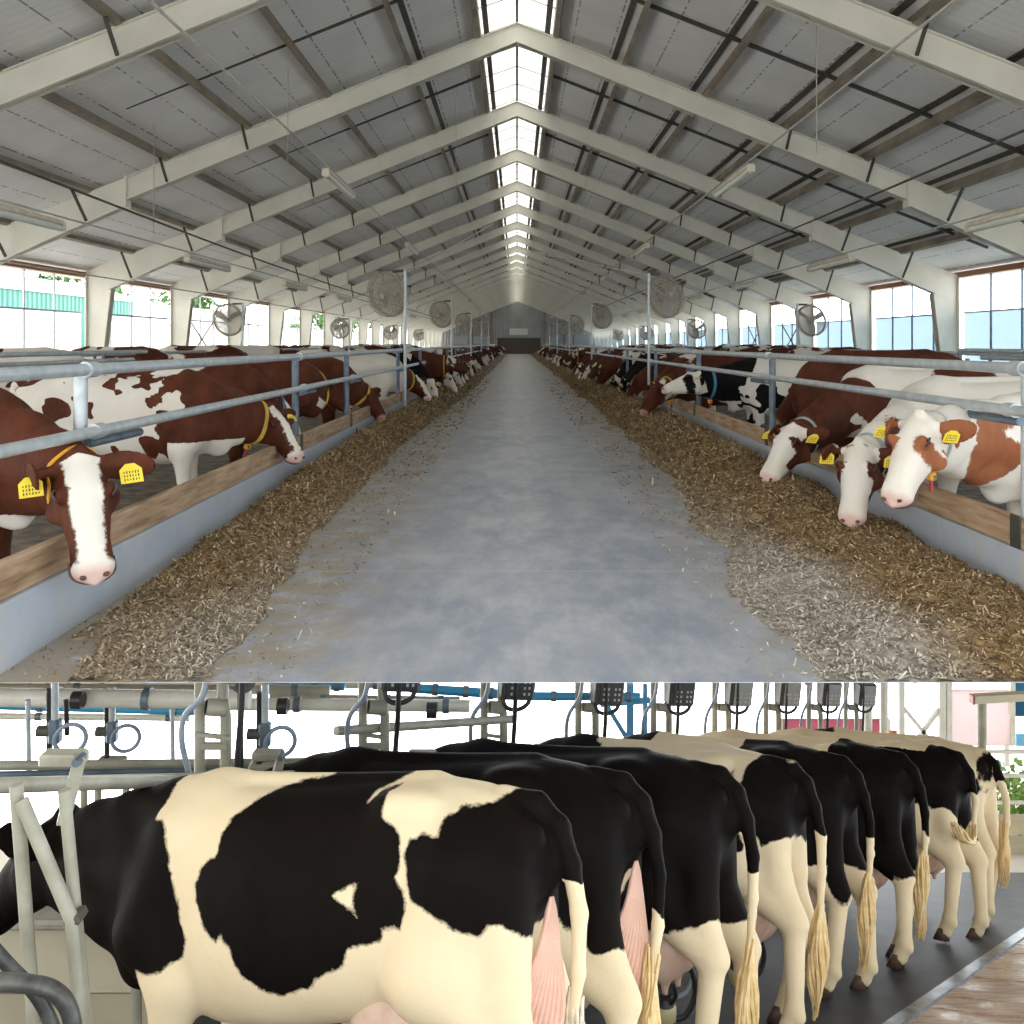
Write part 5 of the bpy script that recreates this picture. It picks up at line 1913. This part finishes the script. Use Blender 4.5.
for (u, v0, v1, Y, lab) in ((28, 700, 775, 5.3, 'thin upright tube at the far left behind the rail'), (66, 700, 735, 5.2, 'dark upright hose beside the left milk meter'), (172, 708, 765, 5.8, 'thin upright tube left of the first pillar'), (240, 684, 780, 4.5, 'black hose hanging right of the first pillar')):
    tag(MB().tube([PT(u, v0, Y), PT(u + 1, v1, Y)], .014, 8).build('upright_tube', M['galv' if 'thin' in lab else 'black_rubber']), lab, 'tube')
# brackets on the rail
for i, (u, v, Y) in enumerate(((64, 758, 3.3), (268, 755, 4.75), (422, 755, 5.3), (528, 753, 5.8))):
    r = empty('rail_bracket', 'cream bracket arm on the rail, %s from the left' % nth(i), 'bracket', 'brackets on the stall rail', loc=PT(u, v, Y))
    MB().box((0, 0, 0), (.15, .07, .045), bev=.008).build('plate', M['parlour_paint'], r)
    arm = MB().quadbox((.08, -.05, .03), (.03, -.07, -.19), .035, .04).build('arm', M['parlour_paint'], r)
    MB().tube([(.08, -.09, .02), (.08, -.03, .02)], .014, 8).build('bolt', M['galv_dark'], arm)

M['worn_black'] = simple('worn_black_tube', (.035, .035, .033), (.16, .16, .14), scale=7, rough=.4, lo=.45, hi=.75)
# left stall gate in front of the cow's head
gt = empty('stall_gate', 'cream tube stall gate with a diagonal bar at the lower left', 'gate')
MB().tube([PT(-30, 786, 3.06), PT(185, 781, 4.35)], .026, 14).build('top_rail', M['parlour_paint'], gt)
MB().tube([PT(16, 784, 3.05), PT(37, 1060, 3.05)], .021, 14).build('upright', M['parlour_paint'], gt)
MB().tube([PT(21, 800, 3.03), PT(72, 920, 3.0), PT(84, 1060, 3.0)], .022, 14).build('diagonal', M['parlour_paint'], gt)
MB().tube([PT(64, 790, 3.06), PT(90, 1060, 3.06)], .019, 14).build('upright', M['parlour_paint'], gt)
MB().box(PT(76, 917, 3.02), (.05, .07, .03), Matrix.Rotation(rad(-25), 3, 'Y'), bev=.006).build('hinge', M['dark_steel'], gt)
for (u0, v0, u1, v1, lab) in ((-12, 930, 60, 1040, 'grey hose looping across the lower left corner'),):
    tag(MB().tube(bez([PT(-14, 940, 2.85), PT(8, 965, 2.85), PT(40, 1000, 2.85), PT(62, 1050, 2.85)], 20), .020, 10).build('hose', M['worn_black']), lab, 'hose')
tag(MB().tube(bez([PT(-14, 982, 2.75), PT(20, 983, 2.75), PT(52, 990, 2.75), PT(70, 1012, 2.75), PT(76, 1060, 2.75)], 24), .025, 12).build('bent_tube', M['worn_black']), 'dark worn bent tube at the lower left corner', 'tube')
# feed wall behind the gate
fw = empty('feed_wall', 'beige feed trough wall under the front cow\'s neck', 'feed trough')
MB().box((PT(75, 958, 4.7) + Vector((-.3, .1, 0))), (2.4, .14, .42), Matrix.Rotation(0, 3, 'X'), bev=.02).build('trough_panel', M['beige_wall'], fw)
MB().box((PT(75, 1040, 4.9) + Vector((-.3, .15, 0))), (2.4, .14, .46), bev=.02).build('lower_panel', M['claw_bowl'] if False else M['beige_wall'], fw)
MB().box((PT(75, 921, 4.68) + Vector((-.3, .05, 0))), (2.4, .2, .05), bev=.015).build('lip', M['parlour_paint'], fw)
tag(MB().tube([PT(136, 975, 4.4), PT(137, 1060, 4.4)], .024, 12).build('upright_tube', M['parlour_paint']), 'short cream tube under the front cow\'s brisket', 'tube')
for i, (u, Y) in enumerate(((84, 5.4), (98, 5.4), (126, 5.4), (137, 5.4))):
    tag(MB().tube([PT(u, 770, Y), PT(u, 830, Y)], .02, 10).build('upright_tube', M['parlour_paint']), 'cream upright behind the front cow\'s neck, %s from the left' % nth(i), 'tube', 'uprights behind the neck')

# ---------------- outdoors at the right and behind
pp = empty('post', 'cream post with a cross beam at the upper right of the parlour', 'post')
MB().tube([PT(982, 860, 11.0), PT(982, 699, 11.0)], .05, 14).build('upright', M['parlour_paint'], pp)
MB().quadbox(PT(972, 699, 11.0), PT(1060, 694, 11.0), .10, .085).build('beam', M['beige_wall'], pp)
MB().box(PT(972, 699, 11.0), (.02, .1, .09)).build('end_plate', M['red_plastic'], pp)
r = empty('yard_railing', 'white two bar railing before the hedge at the right', 'railing')
for v in (752, 776, 803):
    MB().tube([PT(985, v, 13.0), PT(1080, v - 1, 13.0)], .028, 10).build('bar', M['white_pipe'], r)
MB().tube([PT(1036, 745, 13.05), PT(1036, 822, 13.05)], .03, 10).build('post', M['white_pipe'], r)
hb = empty('hedge', 'green leafy hedge behind the white railing at the right', 'hedge', loc=PT(1020, 795, 14.2))
rg2 = np.random.default_rng(3)
V, F = [], []
for i in range(1500):
    p = np.array([rg2.uniform(-.9, 1.4), rg2.uniform(-.4, .4), rg2.uniform(-.45, .38)])
    u_ = rg2.normal(0, 1, 3); u_ /= np.linalg.norm(u_); w_ = np.cross(u_, rg2.normal(0, 1, 3)); w_ /= np.linalg.norm(w_)
    s_ = .07
    k = len(V); V += [p - u_ * s_, p + w_ * s_ * .5, p + u_ * s_, p - w_ * s_ * .5]; F.append((k, k + 1, k + 2, k + 3))
mesh_obj('foliage', V, F, M['hedge_leaf'], hb)
MB().tube([(0, 0, -.6), (.05, 0, -.1)], .04, 6).build('stem', M['bark'], hb)
kb = empty('yard_wall', 'low beige kerb wall with pale ledges at the right edge', 'wall')
MB().box(PT(1030, 828, 12.8) + Vector((0, .1, 0)), (1.6, .2, .20), bev=.02).build('ledge', M['beige_wall'], kb)
MB().box(PT(1030, 856, 12.4) + Vector((0, .1, 0)), (1.6, .3, .30), bev=.02).build('step', M['beige_wall'], kb)

M['pink_backlit'] = translucent('pale_pink_sheet', (.72, .63, .63), .9)  # translucent sheets in place of opaque walls, so light from behind brightens them
M['pink_strip'] = translucent('pink_sheet', (.50, .24, .29), .9)
M['blue_sheet'] = translucent('light_blue_sheet', (.12, .26, .36), .9)
M['white_sheet'] = translucent('white_sheet', (.95, .95, .96), .95)


def panel(name, label, cat, u0, v0, u1, v1, Y, mat, fr=None, t=.04):
    a_, b_ = PT(u0, v1, Y), PT(u1, v0, Y)
    c_ = (a_ + b_) / 2
    r = empty(name, label, cat, loc=c_)
    MB().box((0, 0, 0), (b_.x - a_.x, t, b_.z - a_.z)).build('sheet', M[mat], r)
    w_, h_ = b_.x - a_.x, b_.z - a_.z
    for sx in (-1, 1):
        MB().quadbox((sx * w_ / 2, 0, -h_ / 2), (sx * w_ / 2, 0, h_ / 2), .08, .08, (0, 1, 0)).build('frame_post', M[fr or 'white_pipe'], r)
    return r


panel('backlit_panel', 'pale pinkish backlit sheet for a building wall beyond the last cow', 'screen', 948, 690, 1012, 745, 17, 'pink_backlit')
panel('backlit_panel', 'low pink backlit sheet beyond the sixth and seventh stall pillars', 'screen', 780, 719, 887, 738, 16, 'pink_strip')
panel('backlit_panel', 'light blue backlit sheet at the upper right edge beyond the post', 'screen', 1012, 682, 1070, 716, 16.5, 'blue_sheet')
sc_ = panel('parked_vehicle', 'blue and white parked vehicle side beyond the railing at the right edge', 'vehicle', 1006, 722, 1080, 766, 18, 'white_sheet')
for k_ in range(3):
    MB().box((-.35 + .5 * k_, -.05, .1), (.36, .04, .22)).build('pane', M['box_grey'] if k_ else M['blue_steel'], sc_)
ob = MB().box(PT(894, 736, 13.5), (.14, .14, .13), bev=.02).build('crate', simple('orange_plastic', (.75, .22, .04))); tag(ob, 'small orange crate beyond the seventh cow\'s back', 'crate')
fr = empty('blue_frame', 'light blue steel frame with a diagonal brace behind the fourth pillar', 'frame')
MB().quadbox(PT(630, 684, 11), PT(630, 780, 11), .08, .08, (0, 1, 0)).build('upright', M['blue_steel'], fr)
MB().quadbox(PT(645, 684, 11), PT(645, 780, 11), .05, .05, (0, 1, 0)).build('upright', M['blue_steel'], fr)
MB().quadbox(PT(606, 704, 11), PT(640, 760, 11), .05, .05, (0, 1, 0)).build('brace', M['blue_steel'], fr)
MB().quadbox(PT(600, 704, 11), PT(650, 700, 11), .06, .06, (0, 1, 0)).build('beam', M['blue_steel'], fr)
fr = empty('white_frame', 'white steel cross braced frame beyond the seventh cow', 'frame')
for u in (901, 942, 948):
    MB().quadbox(PT(u, 676, 13), PT(u, 780, 13), .08 if u != 942 else .1, .08, (0, 1, 0)).build('upright', M['white_pipe'], fr)
MB().quadbox(PT(902, 706, 13), PT(940, 752, 13), .05, .05, (0, 1, 0)).build('brace', M['white_pipe'], fr)
MB().quadbox(PT(946, 700, 13), PT(908, 752, 13), .05, .05, (0, 1, 0)).build('brace', M['white_pipe'], fr)
for i, u in enumerate((868, 884)):
    tag(MB().tube([PT(u, 674, 12), PT(u, 780, 12)], .05, 12).build('upright_tube', M['white_pipe']), 'white upright post beyond the last stall pillars, %s one' % ('left' if i == 0 else 'right'), 'post')

# unseen wall and floor slab added behind the photographer to cut front light
o = MB().box((-3.5, -5.0, -3.4), (14, .2, 6.8)).build('wall_back', simple('light_block_grey', (.40, .39, .36), (.34, .33, .31), scale=1)); tag(o, kind='structure', label='unseen wall added behind the photographer to block light')
o = MB().box((-3.5, -2.9, -.06), (14, 4.6, .12)).build('floor', M['concrete']); tag(o, kind='structure', label='unseen slab added behind the photographer to block light')

# dark wall added before the row, blocks floor glare behind the legs
bw = MB()
pts = []
for (cx, cy, hd, sc) in COWS:
    a_ = rad(hd)
    pts.append(Vector((cx + math.cos(a_) * 2.25, cy + math.sin(a_) * 2.25, 0)))
pts.append(pts[-1] + (pts[-1] - pts[-2]) * 2.5)
for p_, q_ in zip(pts[1:-1], pts[2:]):
    bw.quadbox(p_ + Vector((0, 0, .40)), q_ + Vector((0, 0, .40)), .10, .80)
tag(on_slab(bw.build('glare_block_wall', simple('glare_block_dark', (.05, .05, .05), (.09, .085, .08), scale=2, rough=.6))), 'dark low wall added in front of the forelegs of the milking row to block glare', 'wall')
# ================================================================== camera, sky
cam = bpy.data.objects.new('camera', bpy.data.cameras.new('camera'))
COL.objects.link(cam)
cam.location = (0, 0, CAMH)
cam.rotation_euler = (PI / 2, 0, 0)
cam.data.sensor_width = 36
cam.data.lens = FPX / 1024 * 36
cam.data.shift_x = -(PCX - 512) / 1024
cam.data.shift_y = (PCY - 512) / 1024
cam.data.clip_start = .05
cam.data.clip_end = 500
scene.camera = cam

w = bpy.data.worlds.new('sky')
scene.world = w
w.use_nodes = True
nt = w.node_tree
N = NT(nt)
bg = nt.nodes['Background']
g = N.n('ShaderNodeTexCoord').outputs['Generated']
sp = N.n('ShaderNodeSeparateXYZ'); N.l(g, sp.inputs[0])
# bright overcast sky, dimmer behind the photographer
f = N.ramp(N.math('MULTIPLY_ADD', sp.outputs[1], .5, .5), [(.0, SKY_BACK), (.40, SKY_BACK), (.62, 1.0)])
# the ground before the building sends back less light than the sky
up = N.ramp(N.math('MULTIPLY_ADD', sp.outputs[2], .5, .5), [(.40, GROUND), (.55, 1.0)])
front = N.ramp(N.math('MULTIPLY_ADD', sp.outputs[1], .5, .5), [(.42, 0.0), (.56, 1.0)])
f = N.math('MULTIPLY', f, N.math('MAXIMUM', up, front))
col = N.mix(N.math('MULTIPLY_ADD', sp.outputs[0], .5, .5), (1.0, .96, .89), (.80, .91, 1.0))
N.l(col, bg.inputs[0])
N.l(N.math('MULTIPLY', f, SKY), bg.inputs[1])

vs = scene.view_settings
vs.view_transform = 'Standard'
vs.look = 'None'
vs.exposure = EXPO
vs.gamma = 1
vs.use_curve_mapping = False
scene.cycles.use_denoising = True
scene.cycles.max_bounces = 14
scene.cycles.diffuse_bounces = 8
scene.cycles.transmission_bounces = 8
